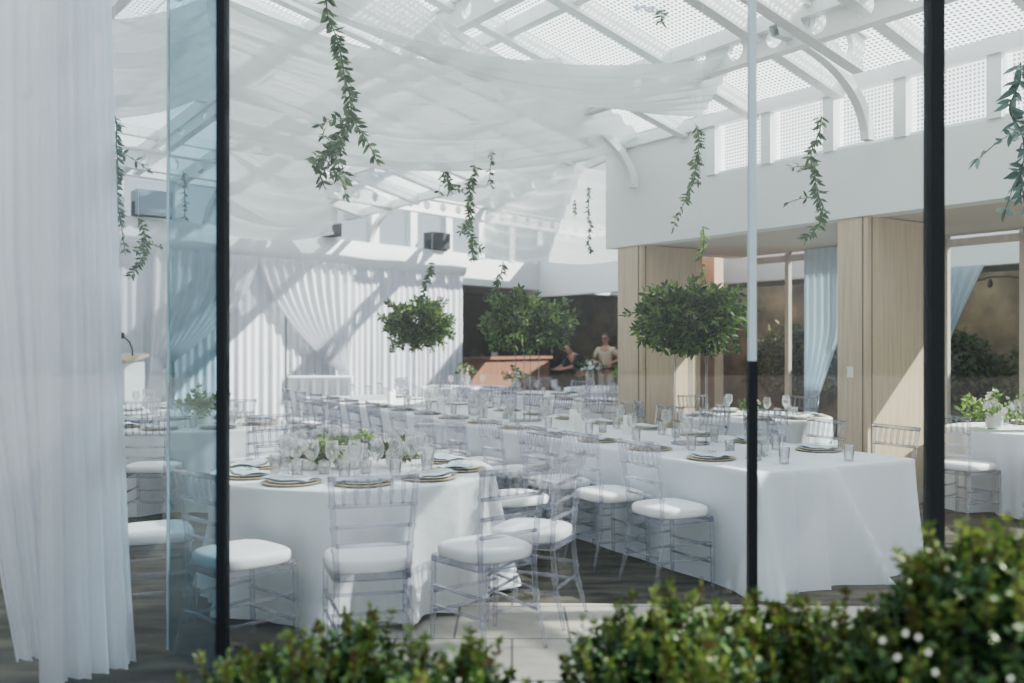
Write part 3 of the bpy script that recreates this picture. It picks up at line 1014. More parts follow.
# ------------------------------------------------------------------ table cloths
def gauss(x, w): return math.exp(-(x / w) ** 2)
def long_cloth():
    m = MB()
    per = []
    # walk: end (u=0) v 0->W, far side, other end, near side
    n1 = 110
    for i in range(n1): per.append((0, WID * i / n1, (-1, 0), WID * i / n1, 'end'))
    n2 = 150
    for i in range(n2): per.append((LEN * i / n2, WID, (0, 1), LEN * i / n2, 'far'))
    for i in range(30): per.append((LEN, WID * (1 - i / 30), (1, 0), i, 'back'))
    for i in range(n2): per.append((LEN * (1 - i / n2), 0, (0, -1), LEN * (1 - i / n2), 'near'))
    zs = [1.0, .985, .95, .85, .7, .55, .4, .25, .12, 0.0]
    NP = len(per)
    vs = []
    for z in zs:
        fr_ = 1 - z
        for (u, v, n, s, side) in per:
            off = -.012 if z == 1.0 else 0.0
            zz = TZ * z + .006
            du = dv = 0
            if side == 'end':
                e = 0
                e += .10 * fr_ * gauss(s - .02 - .06 * fr_, .10)                     # flared corner
                d1 = s - (.64 + .36 * fr_)                                           # long diagonal fold, steep on its far side
                e += .17 * fr_ ** .55 * (math.exp(d1 / .16) if d1 < 0 else math.exp(-d1 / .028))
                d2 = s - (.50 + .05 * fr_)
                e += .07 * fr_ ** .6 * (math.exp(d2 / .09) if d2 < 0 else math.exp(-d2 / .02))
                e += .035 * fr_ ** .4 * gauss(s - .29, .022)                         # ironed crease
                e += .020 * fr_ * math.sin(s * 7 + 1) + .012 * fr_ * math.sin(s * 17)
                e += .11 * fr_ * gauss(s - 1.43, .09)
                off += .02 * fr_ + max(-.02, e)
                if .45 < z < .55: off += .003
            elif side == 'far':
                off += .01 * fr_ * math.sin(s * 11) + .08 * fr_ * gauss(s, .12)
            elif side == 'near':
                off += -.015 * fr_ + .008 * fr_ * math.sin(s * 9.5) + .055 * fr_ * gauss(s - .05, .10)
            uu, vv = u + n[0] * off, v + n[1] * off
            vs.append(tb(uu, vv, zz))
    fs = []
    for j in range(len(zs) - 1):
        for i in range(NP):
            i2 = (i + 1) % NP
            fs.append((j * NP + i, (j + 1) * NP + i, (j + 1) * NP + i2, j * NP + i2))
    m.add(vs, fs, True)
    b = m.add([tb(.0, 0, TZ + .006), tb(LEN, 0, TZ + .006), tb(LEN, WID, TZ + .006), tb(0, WID, TZ + .006)], [])
    m.f.append(list(range(NP))); m.sm.append(False)
    m.v = m.v[:b]
    return m
o = long_cloth().build('tablecloth', M['cloth'])
tag(o, 'pale blue-white floor-length cloth over the long banquet table', 'tablecloth')

def round_cloth(cx, cy, R, chair_angs, seed, label, amp=.05, mat=None, bulge=.09, spots=()):
    m = MB()
    n = 200
    zs = [1.0, .99, .96, .88, .75, .6, .45, .3, .15, 0.0]
    vs = []
    for z in zs:
        f_ = 1 - z
        for i in range(n):
            a = 2 * PI * i / n
            near = min([abs((a - c + PI) % (2 * PI) - PI) for c in chair_angs] + [9])
            push = gauss(near, .235)
            nf = 13
            fold = amp * math.sin(a * nf + seed + 1.2 * math.sin(a * 3 + seed)) + .5 * amp * math.sin(a * 29 + 2 * seed)
            r = R - (.014 if z == 1 else .0)
            r += f_ ** .8 * (fold * (1 - .75 * push) - .11 * push) + bulge * f_ ** 1.4 * (1 - push) ** 2
            for sa_, sb_ in spots:
                r += sb_ * f_ ** 1.3 * gauss((a - math.radians(sa_) + PI) % (2 * PI) - PI, .13)
            lift = .022 * (1 + math.sin(a * 5 + seed)) * (1 if z == 0 else 0)
            vs.append((cx + r * math.cos(a), cy + r * math.sin(a), TZ * z + .006 + lift))
    fs = []
    for j in range(len(zs) - 1):
        for i in range(n):
            i2 = (i + 1) % n
            fs.append((j * n + i, (j + 1) * n + i, (j + 1) * n + i2, j * n + i2))
    m.add(vs, fs, True)
    m.f.append(list(range(n))); m.sm.append(False)
    o = m.build('tablecloth', mat or M['cloth_end'])
    return tag(o, label, 'tablecloth')

# ------------------------------------------------------------------ tableware prototypes
_shared = {}
def put(name, builder, loc, rz, label, cat, group):
    """copy of a small thing (with its parts); first use builds it"""
    if name not in _shared:
        r = builder()
        _shared[name] = r
        r.location = loc; r.rotation_euler.z = rz
        return tag(r, label, cat, group)
    r = dup(_shared[name], loc, rz, label, group)
    return r
TOP = TZ + .007
def b_charger():
    t = bpy.data.objects.new('charger_plate', None); C.objects.link(t)
    m = MB(); m.lathe([(.0, .0), (.10, .0), (.155, .006), (.165, .012), (.158, .014), (.11, .008), (.0, .008)], 28, cap=False); m.build('rattan_rim', M['rattan'], t)
    m = MB(); m.lathe([(.0, .0085), (.085, .0085), (.115, .016), (.128, .022), (.124, .024), (.08, .013), (0, .013)], 28, cap=False); m.build('plate', M['ceramic'], t)
    return t
def b_napkin():
    t = bpy.data.objects.new('folded_napkin', None); C.objects.link(t)
    m = MB()
    m.sheet(lambda s, v: ((s - .5) * .30, (v - .5) * .15, .030 + .012 * math.sin(PI * v) * (1 - .3 * s) + .004 * math.sin(s * 9)), 10, 6)
    m.sheet(lambda s, v: ((s - .5) * .30, (v - .5) * .16, .0262), 4, 2)
    m.build('napkin_cloth', M['napkin'], t)
    m = MB()
    for i in range(7):
        m.leaf((-.05 + i * .014, 0, .047), (.6, (-1) ** i * .8, .35), (0, 0, 1), .035, .012)
    m.build('green_sprig', M['sprig'], t)
    return t
def b_wine():
    m = MB()
    m.lathe([(.036, 0), (.034, .003), (.006, .008), (.0045, .03), (.0045, .09), (.012, .10), (.030, .118), (.040, .145), (.041, .17), (.034, .215), (.0325, .215), (.039, .17), (.037, .145), (.028, .121), (.0, .108)], 14, cap=False)
    o = m.build('wine_glass', M['glass']); return o
def b_tumbler():
    t = bpy.data.objects.new('water_tumbler', None); C.objects.link(t)
    m = MB(); m.lathe([(.0, .0), (.030, 0), (.031, .004), (.036, .105), (.034, .105), (.029, .008), (0, .008)], 16, cap=False)
    m.build('glass_wall', M['glass'], t)
    return t
def b_pillar():
    t = bpy.data.objects.new('pillar_candle', None); C.objects.link(t)
    m = MB(); m.lathe([(.037, 0), (.038, .004), (.038, .150), (.034, .155), (.008, .150), (.0, .150)], 18, cap=False); m.build('wax', M['candle'], t)
    m = MB(); m.tube([(0, 0, .148), (.002, 0, .168)], .0018, 5); m.build('wick', M['black'], t)
    return t
def b_votive():
    t = bpy.data.objects.new('votive_candle', None); C.objects.link(t)
    m = MB(); m.lathe([(.0, 0), (.034, 0), (.038, .075), (.036, .075), (.032, .008), (0, .008)], 16, cap=False); m.build('glass_cup', M['glass'], t)
    m = MB(); m.lathe([(.030, .008), (.031, .045), (0, .046)], 14, cap=True); m.build('wax', M['candle'], t)
    return t
def b_jug():
    t = bpy.data.objects.new('water_pitcher', None); C.objects.link(t)
    m = MB(); m.lathe([(0, 0), (.058, 0), (.066, .01), (.07, .10), (.06, .19), (.058, .235), (.055, .235), (.057, .19), (.066, .10), (.06, .014), (0, .014)], 20, cap=False)
    m.build('glass_body', M['glass'], t)
    m = MB(); m.lathe([(0, .015), (.058, .016), (.064, .10), (.058, .16), (0, .16)], 18, cap=False); m.build('water', M['water'], t)
    m = MB(); m.tube([(.058, 0, .20), (.10, 0, .21), (.118, 0, .16), (.10, 0, .08), (.068, 0, .06)], .008, 8); m.build('handle', M['glass'], t)
    return t

# ------------------------------------------------------------------ foliage helpers
def rvec():
    v = Vector((random.gauss(0, 1), random.gauss(0, 1), random.gauss(0, 1)))
    return v.normalized()
def spray(ml, ms, p, d, L, n, leafL, leafW, droop=.5, sr=.003):
    p, d = Vector(p), Vector(d).normalized()
    pts = [p.copy()]
    for i in range(n):
        d = (d + Vector((0, 0, -droop / n)) + rvec() * .10).normalized()
        p = p + d * (L / n)
        pts.append(p.copy())
        s = d.cross(rvec()).normalized()
        for k in (-1, 1):
            ld = (d * .55 + s * k * .8 + rvec() * .2)
            ml.leaf(p, ld, s.cross(d) + rvec() * .5, leafL * random.uniform(.7, 1.15), leafW * random.uniform(.8, 1.2))
    ml.leaf(p, d, rvec(), leafL, leafW)
    if ms is not None: ms.tube(pts, sr, 4, False)

def bouquet(loc, rx, rz, label, nspray=230, seed=1, leafL=.075):
    random.seed(seed)
    t = thing('foliage_bouquet', label, 'flower arrangement', loc, 0, None)
    ml, ms = MB(), MB()
    for i in range(nspray):
        d = rvec()
        a = Vector((d.x * rx, d.y * rx, d.z * rz))
        st = a * random.uniform(.15, .62)
        far = random.uniform(.30, .48) * (a.length)
        out = Vector((d.x, d.y, d.z * .7 + .12))
        spray(ml, ms, st, out, far + .05, 7, leafL, leafL * .42, random.uniform(.2, .9), .002)
    for i in range(7):
        a = random.uniform(0, 2 * PI)
        spray(ml, ms, (math.cos(a) * rx * .6, math.sin(a) * rx * .6, rz * .3), (math.cos(a) * .6, math.sin(a) * .6, 1), rz * .7, 8, leafL * .9, leafL * .36, .5, .002)
        spray(ml, ms, (math.cos(a) * rx * .7, math.sin(a) * rx * .7, -rz * .5), (math.cos(a) * .3, math.sin(a) * .3, -1), rz * .7, 8, leafL * .6, leafL * .26, .2, .002)
    ml.build('foliage', M['leaf_dark'], t)
    ms.build('stems', M['stem_green'], t)
    return t

def stand(loc, h, label):
    t = thing('acrylic_stand', label, 'flower stand', loc, ANG29)
    m = MB(); m.lathe([(0, 0), (.15, 0), (.15, .012), (0, .012)], 24, cap=False); m.build('base', M['acrylic'], t)
    for sx in (-1, 1):
        for sy in (-1, 1):
            m = MB(); m.tube([(sx * .085, sy * .085, .012), (sx * .085, sy * .085, h - .012)], .009, 8); m.build('post', M['acrylic'], t)
    m = MB(); m.lathe([(0, h - .012), (.14, h - .012), (.14, h), (0, h)], 24, cap=False); m.build('top_plate', M['acrylic'], t)
    return t

def vine(path, label, leafL=.075, mat='leaf_vine', dens=9, wire_to=None, branches=0, seed=0, name='hanging_vine', side=None):
    random.seed(seed + 100)
    path = [Vector(p) for p in path]
    t = thing(name, label, 'hanging greenery', tuple(path[-1]))
    o0 = path[-1]
    ml, ms = MB(), MB()
    # resample
    pts = []
    for a, b in zip(path[:-1], path[1:]):
        n = max(2, int((b - a).length / .05))
        for i in range(n): pts.append(a.lerp(b, i / n))
    pts.append(path[-1])
    wig = []
    for i, p in enumerate(pts):
        wig.append(p - o0 + Vector((.012 * math.sin(i * .9), .012 * math.cos(i * 1.1), 0)))
    ms.tube(wig, .005, 5, False)
    for i in range(1, len(wig)):
        d = (wig[i] - wig[i - 1]).normalized()
        for k in range(max(4, int(dens * 1.0))):
            s = d.cross(rvec()).normalized()
            ml.leaf(wig[i].lerp(wig[i - 1], random.random()), d * random.uniform(.2, .9) + s * .8 + rvec() * .2, s.cross(d) + rvec() * .6, leafL * random.uniform(.65, 1.2), leafL * random.uniform(.26, .36))
    if side:
        sp = [Vector(p) - o0 for p in side]
        fine = []
        for a, b in zip(sp[:-1], sp[1:]):
            n = max(2, int((b - a).length / .03))
            fine += [a.lerp(b, i / n) for i in range(n)]
        ms.tube(fine, .004, 5, False)
        for a, b in zip(fine[:-1], fine[1:]):
            d = (b - a).normalized()
            for k in range(4):
                s = d.cross(rvec()).normalized()
                ml.leaf(a, d * .6 + s * .8, s.cross(d) + rvec() * .6, leafL * random.uniform(.65, 1.2), leafL * .35)
    for b in range(branches):
        i = random.randrange(len(wig) // 3, len(wig))
        spray(ml, ms, wig[i], rvec() + Vector((0, 0, -.3)), leafL * random.uniform(2, 4), 5, leafL * .9, leafL * .35, .7, .003)
    ml.build('leaves', M[mat], t)
    ms.build('stem', M['stem_green'], t)
    if wire_to:
        w = MB(); p = wig[0]; w.tube([p, p + Vector((0, 0, wire_to - path[0].z))], .0015, 4, False); w.build('wire', M['white_steel'], t)
    return t

def low_flowers(loc, r, label, seed, green=.5, vase=True, h=.16, mat='flower_white', leaf='leaf_dark', vmat='ceramic', nfl=26):
    random.seed(seed)
    t = thing('flower_arrangement', label, 'flower arrangement', loc)
    if vase:
        m = MB(); m.lathe([(0, 0), (.05, 0), (.07, .03), (.075, h * .7), (.06, h), (.052, h), (.066, h * .7), (0, .02)], 18, cap=False); m.build('vase', M[vmat], t)
    ml, ms = MB(), MB()
    for i in range(int(60 * green)):
        d = rvec(); d.z = abs(d.z) * .8 + .05
        spray(ml, ms, (d.x * .03, d.y * .03, h), d, r * random.uniform(.7, 1.1), 5, .055, .024, .5, .002)
    ml.build('leaves', M[leaf], t); ms.build('stems', M['stem_green'], t)
    f = MB()
    for i in range(nfl):
        d = rvec(); d.z = abs(d.z) * .9 + .1; d.normalize()
        c = Vector((d.x * r * .8, d.y * r * .8, h + d.z * r * .75)) * random.uniform(.8, 1.0)
        c.z = max(c.z, h)
        rr = random.uniform(.018, .034)
        for k in range(7):
            a = 2 * PI * k / 7
            s = d.orthogonal().normalized(); b = d.cross(s)
            pd = (s * math.cos(a) + b * math.sin(a)) * .9 + d * .5
            f.leaf(c, pd, d, rr * 1.3, rr * 1.1, -.2)
        f.ball(c + d * rr * .25, rr * .35, 6, 4)
    f.build('blossoms', M[mat], t)
    return t

# ------------------------------------------------------------------ the long table
NEARGRP, FARGRP = 'chairs along the camera side of the long table', 'chairs along the far side of the long table'
yaw_v = math.atan2(V29[1], V29[0])
NS = 13
for i in range(NS):
    u = .54 + .66 * i
    p = tb(u, -.235)
    chair(p.x, p.y, yaw_v + random.uniform(-.04, .04), 'clear chair with white cushion, %s from the sunlit end, glass side of long table' % ORD[i], NEARGRP, i < 7)
    p = tb(u, WID + .25)
    chair(p.x, p.y, yaw_v + PI + random.uniform(-.05, .05), 'clear chair with white cushion, %s from the sunlit end, column side of long table' % ORD[i], FARGRP, i < 3)
# one chair turned at the sunlit far corner of the table
p = tb(.25, WID + .55)

def seat_set(px_, py_, ang, desc, glasses=2, napkin=True, grp='settings on the long table', rad_off=0.0):
    """charger, napkin and glasses; (px_,py_) = plate centre, ang = direction towards table middle"""
    d = Vector((math.cos(ang), math.sin(ang), 0)); s = Vector((-d.y, d.x, 0))
    c = Vector((px_, py_, TOP))
    put('charger', b_charger, c, ang, 'woven charger plate, ' + desc, 'charger plate', 'chargers')
    if napkin:
        put('napkin', b_napkin, c, ang + PI / 2, 'pale blue napkin, ' + desc, 'napkin', 'napkins')
    if glasses > 0:
        q_ = c + d * .25 - s * .10
        put('wine', b_wine, q_, 0, 'stemmed wine glass, ' + desc, 'wine glass', 'wine glasses')
    if glasses > 1:
        q_ = c + d * .22 - s * .20
        put('tumbler', b_tumbler, q_, 0, 'clear tumbler, ' + desc, 'tumbler', 'tumblers')
    if glasses > 2:
        q_ = c + d * .245 + s * .03
        put('wine', b_wine, q_, 0, 'inner stemmed glass, ' + desc, 'wine glass', 'wine glasses')
for i in range(NS):
    u = .64 + .66 * i
    p = tb(u, .21)
    seat_set(p.x, p.y, yaw_v, '%s place from sunlit end, glass side of long table' % ORD[i], 2 if i < 10 else 1, i < 10)
    p = tb(u, WID - .21)
    seat_set(p.x, p.y, yaw_v + PI, '%s place from sunlit end, column side of long table' % ORD[i], 2 if i < 8 else 1, i < 8)

# candles, pitchers and tumblers down the middle
p = tb(.62, .62); put('jug', b_jug, (p.x, p.y, TOP), 2.2, 'clear water pitcher beside the tall stand, sunlit end of the long table', 'pitcher', None)
p = tb(4.9, .60); put('jug', b_jug, (p.x, p.y, TOP), 1.0, 'clear water pitcher beyond the middle tall stand on the long table', 'pitcher', None)
p = tb(.22, .45); put('tumbler', b_tumbler, (p.x, p.y, TOP), 0, 'empty tumbler standing alone by the sunlit table end, glass side', 'tumbler', 'tumblers')
p = tb(.12, .93); put('tumbler', b_tumbler, (p.x, p.y, TOP), 0, 'empty tumbler near the column-side corner of the sunlit table end', 'tumbler', 'tumblers')
cu = [2.35, 2.75, 3.2, 4.55, 5.1, 5.6, 6.15, 7.2, 7.7]
for i, u in enumerate(cu):
    p = tb(u, .66 + .12 * (-1) ** i)
    put('pillar', b_pillar, (p.x, p.y, TOP), 0, 'ivory pillar candle, %s along the middle of the long table' % ORD[i], 'candle', 'pillar candles')
for i, u in enumerate([.95, 1.9, 2.55, 3.45, 4.3, 4.75, 5.9, 7.5]):
    p = tb(u, .80 - .14 * (-1) ** i)
    put('votive', b_votive, (p.x, p.y, TOP), 0, 'glass votive candle, %s from the sunlit end, middle of the long table' % ORD[i], 'candle', 'votive candles')

for i, (u, lab, rx, rz, seed) in enumerate([(1.45, 'nearest', .45, .225, 3), (3.95, 'middle', .47, .25, 5), (6.67, 'farthest', .42, .30, 8)]):
    p = tb(u, WID / 2)
    hh = .83
    stand((p.x, p.y, TOP), hh, 'tall clear acrylic stand on the long table holding the %s green bouquet' % lab)
    bouquet((p.x, p.y, TOP + hh + rz * .72), rx, rz, '%s of three large leafy green bouquets raised over the long table' % lab.capitalize(), 250, seed)

# ------------------------------------------------------------------ round table nearest the glass
T1 = (-.97, 5.72)
R1 = .86
def rt_chairs(c, R, angs, names, tname, extra=.30, det=True):
    for a, nm in zip(angs, names):
        ar = math.radians(a[0] if isinstance(a, tuple) else a)
        ex = a[1] if isinstance(a, tuple) else extra
        x, y = c[0] + math.cos(ar) * (R + ex - .06), c[1] + math.sin(ar) * (R + ex - .06)
        yaw = ar + PI + math.radians(a[2] if isinstance(a, tuple) and len(a) > 2 else 0)
        chair(x, y, yaw, 'clear chair at the %s of %s' % (nm, tname), 'chairs around ' + tname, det)
T1n = 'the round table nearest the glass'
c1 = [(-.695, 4.53, 104), (-1.345, 4.60, 47), (-.13, 4.74, 128), (.12, 5.21, 157), (.02, 6.32, 211), (-.62, 6.86, 253), (-1.60, 6.72, 302), (-1.99, 5.15, 27)]
n1 = ['front', 'front left', 'front right', 'right side', 'back right', 'back', 'back left', 'left side']
for (x, y, f), nm in zip(c1, n1):
    chair(x, y, math.radians(f), 'clear chair with white cushion at the %s of %s' % (nm, T1n), 'chairs around ' + T1n, True)
round_cloth(T1[0], T1[1], R1, [math.atan2(y - T1[1], x - T1[0]) for x, y, f in c1], .6, 'white floor-length cloth on the round table nearest the glass', .055, None, .10, [(-92, .17), (-60, .13)])
sa = [-76, -112, -40, -4, 32, 68, 104, 140, 176, 212]
sn = ['front', 'front left', 'front right', 'right', 'rear right', 'back', 'back left', 'rear left', 'left', 'near left']
for a, nm in zip(sa, sn):
    ar = math.radians(a)
    seat_set(T1[0] + math.cos(ar) * .65, T1[1] + math.sin(ar) * .65, ar + PI, '%s place on the round table nearest the glass' % nm, 3)
# white pot with trailing ivy
random.seed(21)
pot = thing('potted_ivy', 'white pot of bright green trailing ivy on the nearest round table', 'centrepiece', (T1[0] - .04, T1[1] + .02, TOP))
m = MB(); m.lathe([(0, 0), (.065, 0), (.085, .02), (.095, .13), (.10, .15), (.088, .15), (.083, .13), (0, .12)], 22, cap=False); m.build('pot', M['ceramic'], pot)
ml, ms = MB(), MB()
for i in range(15):
    a = random.uniform(0, 2 * PI)
    spray(ml, ms, (.03 * math.cos(a), .03 * math.sin(a), .14), (math.cos(a) * .8 - .2, math.sin(a) * .8, random.uniform(.2, 1.3)), random.uniform(.10, .23), 5, .042, .032, 1.1, .002)
ml.build('leaves', M['leaf_ivy'], pot); ms.build('stems', M['stem_green'], pot)
low_flowers((T1[0] + .26, T1[1] + .04, TOP), .09, 'white blossoms in a low white bowl right of the potted ivy', 22, .25, True, .09)
low_flowers((T1[0] - .27, T1[1] - .03, TOP), .07, 'small cluster of cream blossoms left of the potted ivy', 23, .15, True, .07, 'flower_cream', nfl=14)
for i, (dx, dy) in enumerate([(-.14, -.22), (.10, -.20), (.02, .24), (.24, .22)]):
    put('votive', b_votive, (T1[0] + dx, T1[1] + dy, TOP), 0, 'glass votive candle %s on the nearest round table' % ['in front of the cream blossoms', 'in front of the potted ivy', 'behind the potted ivy', 'behind the white blossoms'][i], 'candle', 'votive candles')


# ------------------------------------------------------------------ other tables
def round_table(c, R, angs, tname, label, seed, seats, det=False, glasses=2, mat=None, extra=.30, bulge=.06):
    nm = {}
    rt_chairs(c, R, angs, [side_name(a if not isinstance(a, tuple) else a[0]) for a in angs], tname, extra, det)
    round_cloth(c[0], c[1], R, [math.radians(a if not isinstance(a, tuple) else a[0]) for a in angs], seed, label, .042, mat, bulge)
    for a in seats:
        ar = math.radians(a)
        seat_set(c[0] + math.cos(ar) * (R - .21), c[1] + math.sin(ar) * (R - .21), ar + PI, '%s place on %s' % (side_name(a), tname), glasses, True)
def side_name(a):
    a %= 360
    k = int((a + 11.25) // 22.5) % 16
    return ['right side', 'right rear', 'back right', 'rear right', 'back', 'rear left', 'back left', 'left rear', 'left side', 'left front', 'front left', 'near left', 'front', 'near right', 'front right', 'right front'][k]
round_table((-3.05, 9.0), .86, [-90, -45, 0, 45, 90, 135, 180, 225], 'the left round table before the drapes', 'white floor-length cloth on the left round table before the drapes', 1.9, [-100, -55, -10, 35, 80, 125, 170, 215], True, 2)
low_flowers((-2.98, 8.97, TOP), .19, 'loose green leafy arrangement on the left round table, behind the glass fin', 31, .8, True, .16, 'flower_cream', 'leaf_ivy', 'ceramic', 8)
round_table((-4.7, 11.25), .76, [-115, -10, 35, 190], 'the round table beside the lectern', 'white floor-length cloth on the round table beside the lectern', 2.7, [-110, -60, -10, 40], False, 2)
round_table((2.62, 10.05), .80, [-175, -100, -55, -10, 50, 110], 'the table between the oak columns', 'pale cloth on the round table between the oak columns', .9, [-175, -100, -55, -10, 110], False, 2, M['cloth'])
low_flowers((2.6, 10.05, TOP), .10, 'small white and cream posy on the table between the oak columns', 33, .3, True, .10, 'flower_cream', nfl=12)
round_table((4.72, 8.5), .70, [-150, -105, -40, 20], 'the round table at the right edge', 'pale cloth on the round table at the right edge', 1.4, [-70, -15, 60], True, 2, M['cloth'], .30, .0)
low_flowers((4.38, 8.45, TOP), .27, 'tall white flowers with green sprigs on the right-edge table', 34, .55, True, .14, 'flower_white', 'leaf_ivy', 'ceramic', 46)
round_table((.35, 14.7), .80, [-112, 5, 50, 150], 'the table before the bar', 'white cloth on the round table in front of the bar opening', 3.1, [-150, -100, -50, 0], False, 2)
low_flowers((.05, 14.5, TOP), .17, 'round white posy in a clear stand before the bar', 35, .3, True, .26, 'flower_white', vmat='glass', nfl=30)
round_table((-.85, 16.9), .80, [-150, -95, 20, 160], 'the table by the drape end', 'white cloth on the round table by the end of the drapes', 2.2, [-150, -95, -40], False, 1)
low_flowers((-.85, 16.9, TOP), .18, 'white and yellow posy on the table by the end of the drapes', 36, .4, True, .26, 'flower_cream', vmat='glass', nfl=26)
round_table((1.75, 16.6), .82, [-90, -35, 30, 150], 'the table below the man in beige', 'white cloth on the round table below the man in the beige shirt', 4.2, [-40, 30], False, 1)
low_flowers((1.38, 16.4, TOP), .24, 'upright white blossoms before the man in the beige shirt', 37, .35, True, .34, 'flower_white', vmat='glass', nfl=48)
low_flowers((1.95, 16.3, TOP), .15, 'pale green rounded posy beside the upright white blossoms', 38, .9, True, .26, 'flower_cream', 'leaf_ivy', vmat='glass', nfl=8)
round_table((1.22, 12.85), .68, [-95, -35, 60], 'the table left of the far column', 'white cloth on the round table left of the far oak column', 5.0, [-120, -70, 170], False, 2)
0 and round_table((-1.6, 19.6 - 4.9), .72, [-60, 10, 100, 150], 'the round table beyond the far end of the long table', 'white cloth on the round table beyond the long table end', 5.5, [-60, 10], False, 1)

# high draped table by the wall
hp = bw(-.30, 1.05)
ht = thing('high_table', 'high rectangular table under a plain white cloth before the drapes', 'table', (-3.06, 14.9, 0), math.radians(8))
m = MB()
def hcl(s, v):
    pass
nper = []
for i in range(40): nper.append((-.50 + 1.0 * i / 40, -.3))
for i in range(14): nper.append((.50, -.3 + .6 * i / 14))
for i in range(40): nper.append((.50 - 1.0 * i / 40, .3))
for i in range(14): nper.append((-.50, .3 - .6 * i / 14))
vs = []; NPn = len(nper)
for z in (1.02, 1.0, .7, .35, .01):
    for i, (a, b) in enumerate(nper):
        k = 1 + .03 * (1.02 - z) * (1 + math.sin(i * .9))
        vs.append((a * k, b * k * (1 + .03 * (1.02 - z) * math.sin(i * 1.7)), z))
fs = [(j * NPn + i, (j + 1) * NPn + i, (j + 1) * NPn + (i + 1) % NPn, j * NPn + (i + 1) % NPn) for j in range(4) for i in range(NPn)]
m.add(vs, fs, True); m.f.append(list(range(NPn))); m.sm.append(False)
m.build('cloth_cover', M['drape'], ht)
m = MB(); m.box((0, 0, 1.005), (.98, .58, .02)); m.build('table_top', M['wood'], ht)

# ------------------------------------------------------------------ hanging vines
def pv(D, *pts): return [P(a, b, D) for a, b in pts]
vine(pv(6.0, (322, -30), (330, 20), (345, 70), (350, 110), (345, 135), (333, 150), (328, 150), (318, 162), (322, 185)), 'long leafy vine hanging from the top, largest of all, left of centre', .076, wire_to=5.2, branches=10, seed=1, side=pv(6.0, (349, 112), (357, 126), (365, 138), (372, 150), (380, 170)))
vine(pv(7.2, (114, 115), (118, 150), (117, 190), (120, 225)), 'bluish green vine beside the curtain edge, above the lectern', .07, 'leaf_blue', branches=3, seed=3, wire_to=4.7)
vine(pv(9.0, (138, 218), (147, 240), (143, 255), (132, 276)), 'short curved vine below the slate-blue loudspeaker', .075, 'leaf_vine', branches=2, seed=4, wire_to=4.9)
vine(pv(8.6, (183, 172), (186, 200), (184, 218)), 'thin bluish vine seen through the tinted glass fin', .05, 'leaf_blue', 5, seed=5, wire_to=4.9)
vine(pv(10.5, (438, 152), (446, 172), (450, 190)), 'short vine in front of the clerestory above the smaller bouquet', .09, seed=6, branches=3, wire_to=4.9)
vine(pv(9.5, (475, 165), (471, 190), (469, 220), (473, 258)), 'trailing vine hanging over the gap between the drapes and the bar', .08, branches=5, seed=7, wire_to=4.9)
vine(pv(10.0, (491, 146), (491, 165), (490, 186)), 'sparse round-leaved vine right beside the longer trailing vine', .06, 'leaf_vine', 4, seed=8, wire_to=4.9)
vine(pv(10.5, (588, 186), (589, 215), (590, 255)), 'thin dark vine hanging left of the white beam end', .05, 'leaf_vine', 6, seed=9, wire_to=4.6)
vine(pv(10.5, (575, 200), (574, 216)), 'tiny tuft of vine left of the thin dark vine', .05, 'leaf_vine', 5, seed=19, wire_to=4.6)
vine(pv(8.0, (696, 124), (699, 150), (694, 175), (686, 202)), 'leafy vine against the end of the white beam', .07, seed=10, branches=2, wire_to=4.4)
vine(pv(7.0, (822, 116), (814, 145), (811, 172), (824, 205), (818, 225), (806, 240)), 'S-shaped vine hanging in front of the white beam and oak column', .075, seed=11, branches=3, wire_to=4.2)
vine(pv(5.6, (1022, 62), (1012, 105), (1018, 130), (1026, 160), (1018, 196)), 'bluish vine at the right edge beside the black mullion', .10, 'leaf_blue', seed=12, branches=4, wire_to=4.0)
vine(pv(11.0, (432, 262), (428, 280), (421, 300)), 'short sprig hanging just above the smaller bouquet', .07, seed=13, wire_to=4.9)
vine(pv(9.3, (503, 262), (498, 280), (494, 300)), 'short sprig hanging at the upper left of the middle bouquet', .07, seed=14, wire_to=4.9)
vine(pv(7.4, (703, 226), (702, 255), (705, 285)), 'pale thin vine standing in for a reflection above the nearest bouquet', .06, 'leaf_ivy', 5, seed=15, wire_to=4.6)  # leaves modelled in place of a reflected vine
vine(pv(8.2, (661, -15), (664, 8), (662, 22)), 'short vine end at the top edge, above the white beam', .08, 'leaf_vine', seed=16, wire_to=4.8)

# blue-white tied drape in the bay
bd0 = rw(.62, 1.95)
m = MB()
def bdr(s, v):
    w = .52 if v > .62 else .52 - .36 * min(1, (.62 - v) / .34) + .22 * max(0, .28 - v) / .28
    t = 1.88 - w * s
    return rw(t, 1.92 + .03 * math.sin(s * 2 * PI * 5) , .02 + 2.66 * v)
m.sheet(bdr, 50, 20)
tag(m.build('tied_drape', M['blue_drape']), 'pale blue tied drape at the glazing beside the nearer oak column', 'curtain')
m = MB()
def bdr2(s, v):
    w = .62 * (v ** 1.3) + .03
    return rw(2.0 - w * s, 5.1 + .03 * math.sin(s * 2 * PI * 4), 1.15 + 1.47 * v)
m.sheet(bdr2, 40, 14)
tag(m.build('tied_drape', M['blue_drape']), 'white triangular drape corner hanging under the terrace fascia', 'curtain')

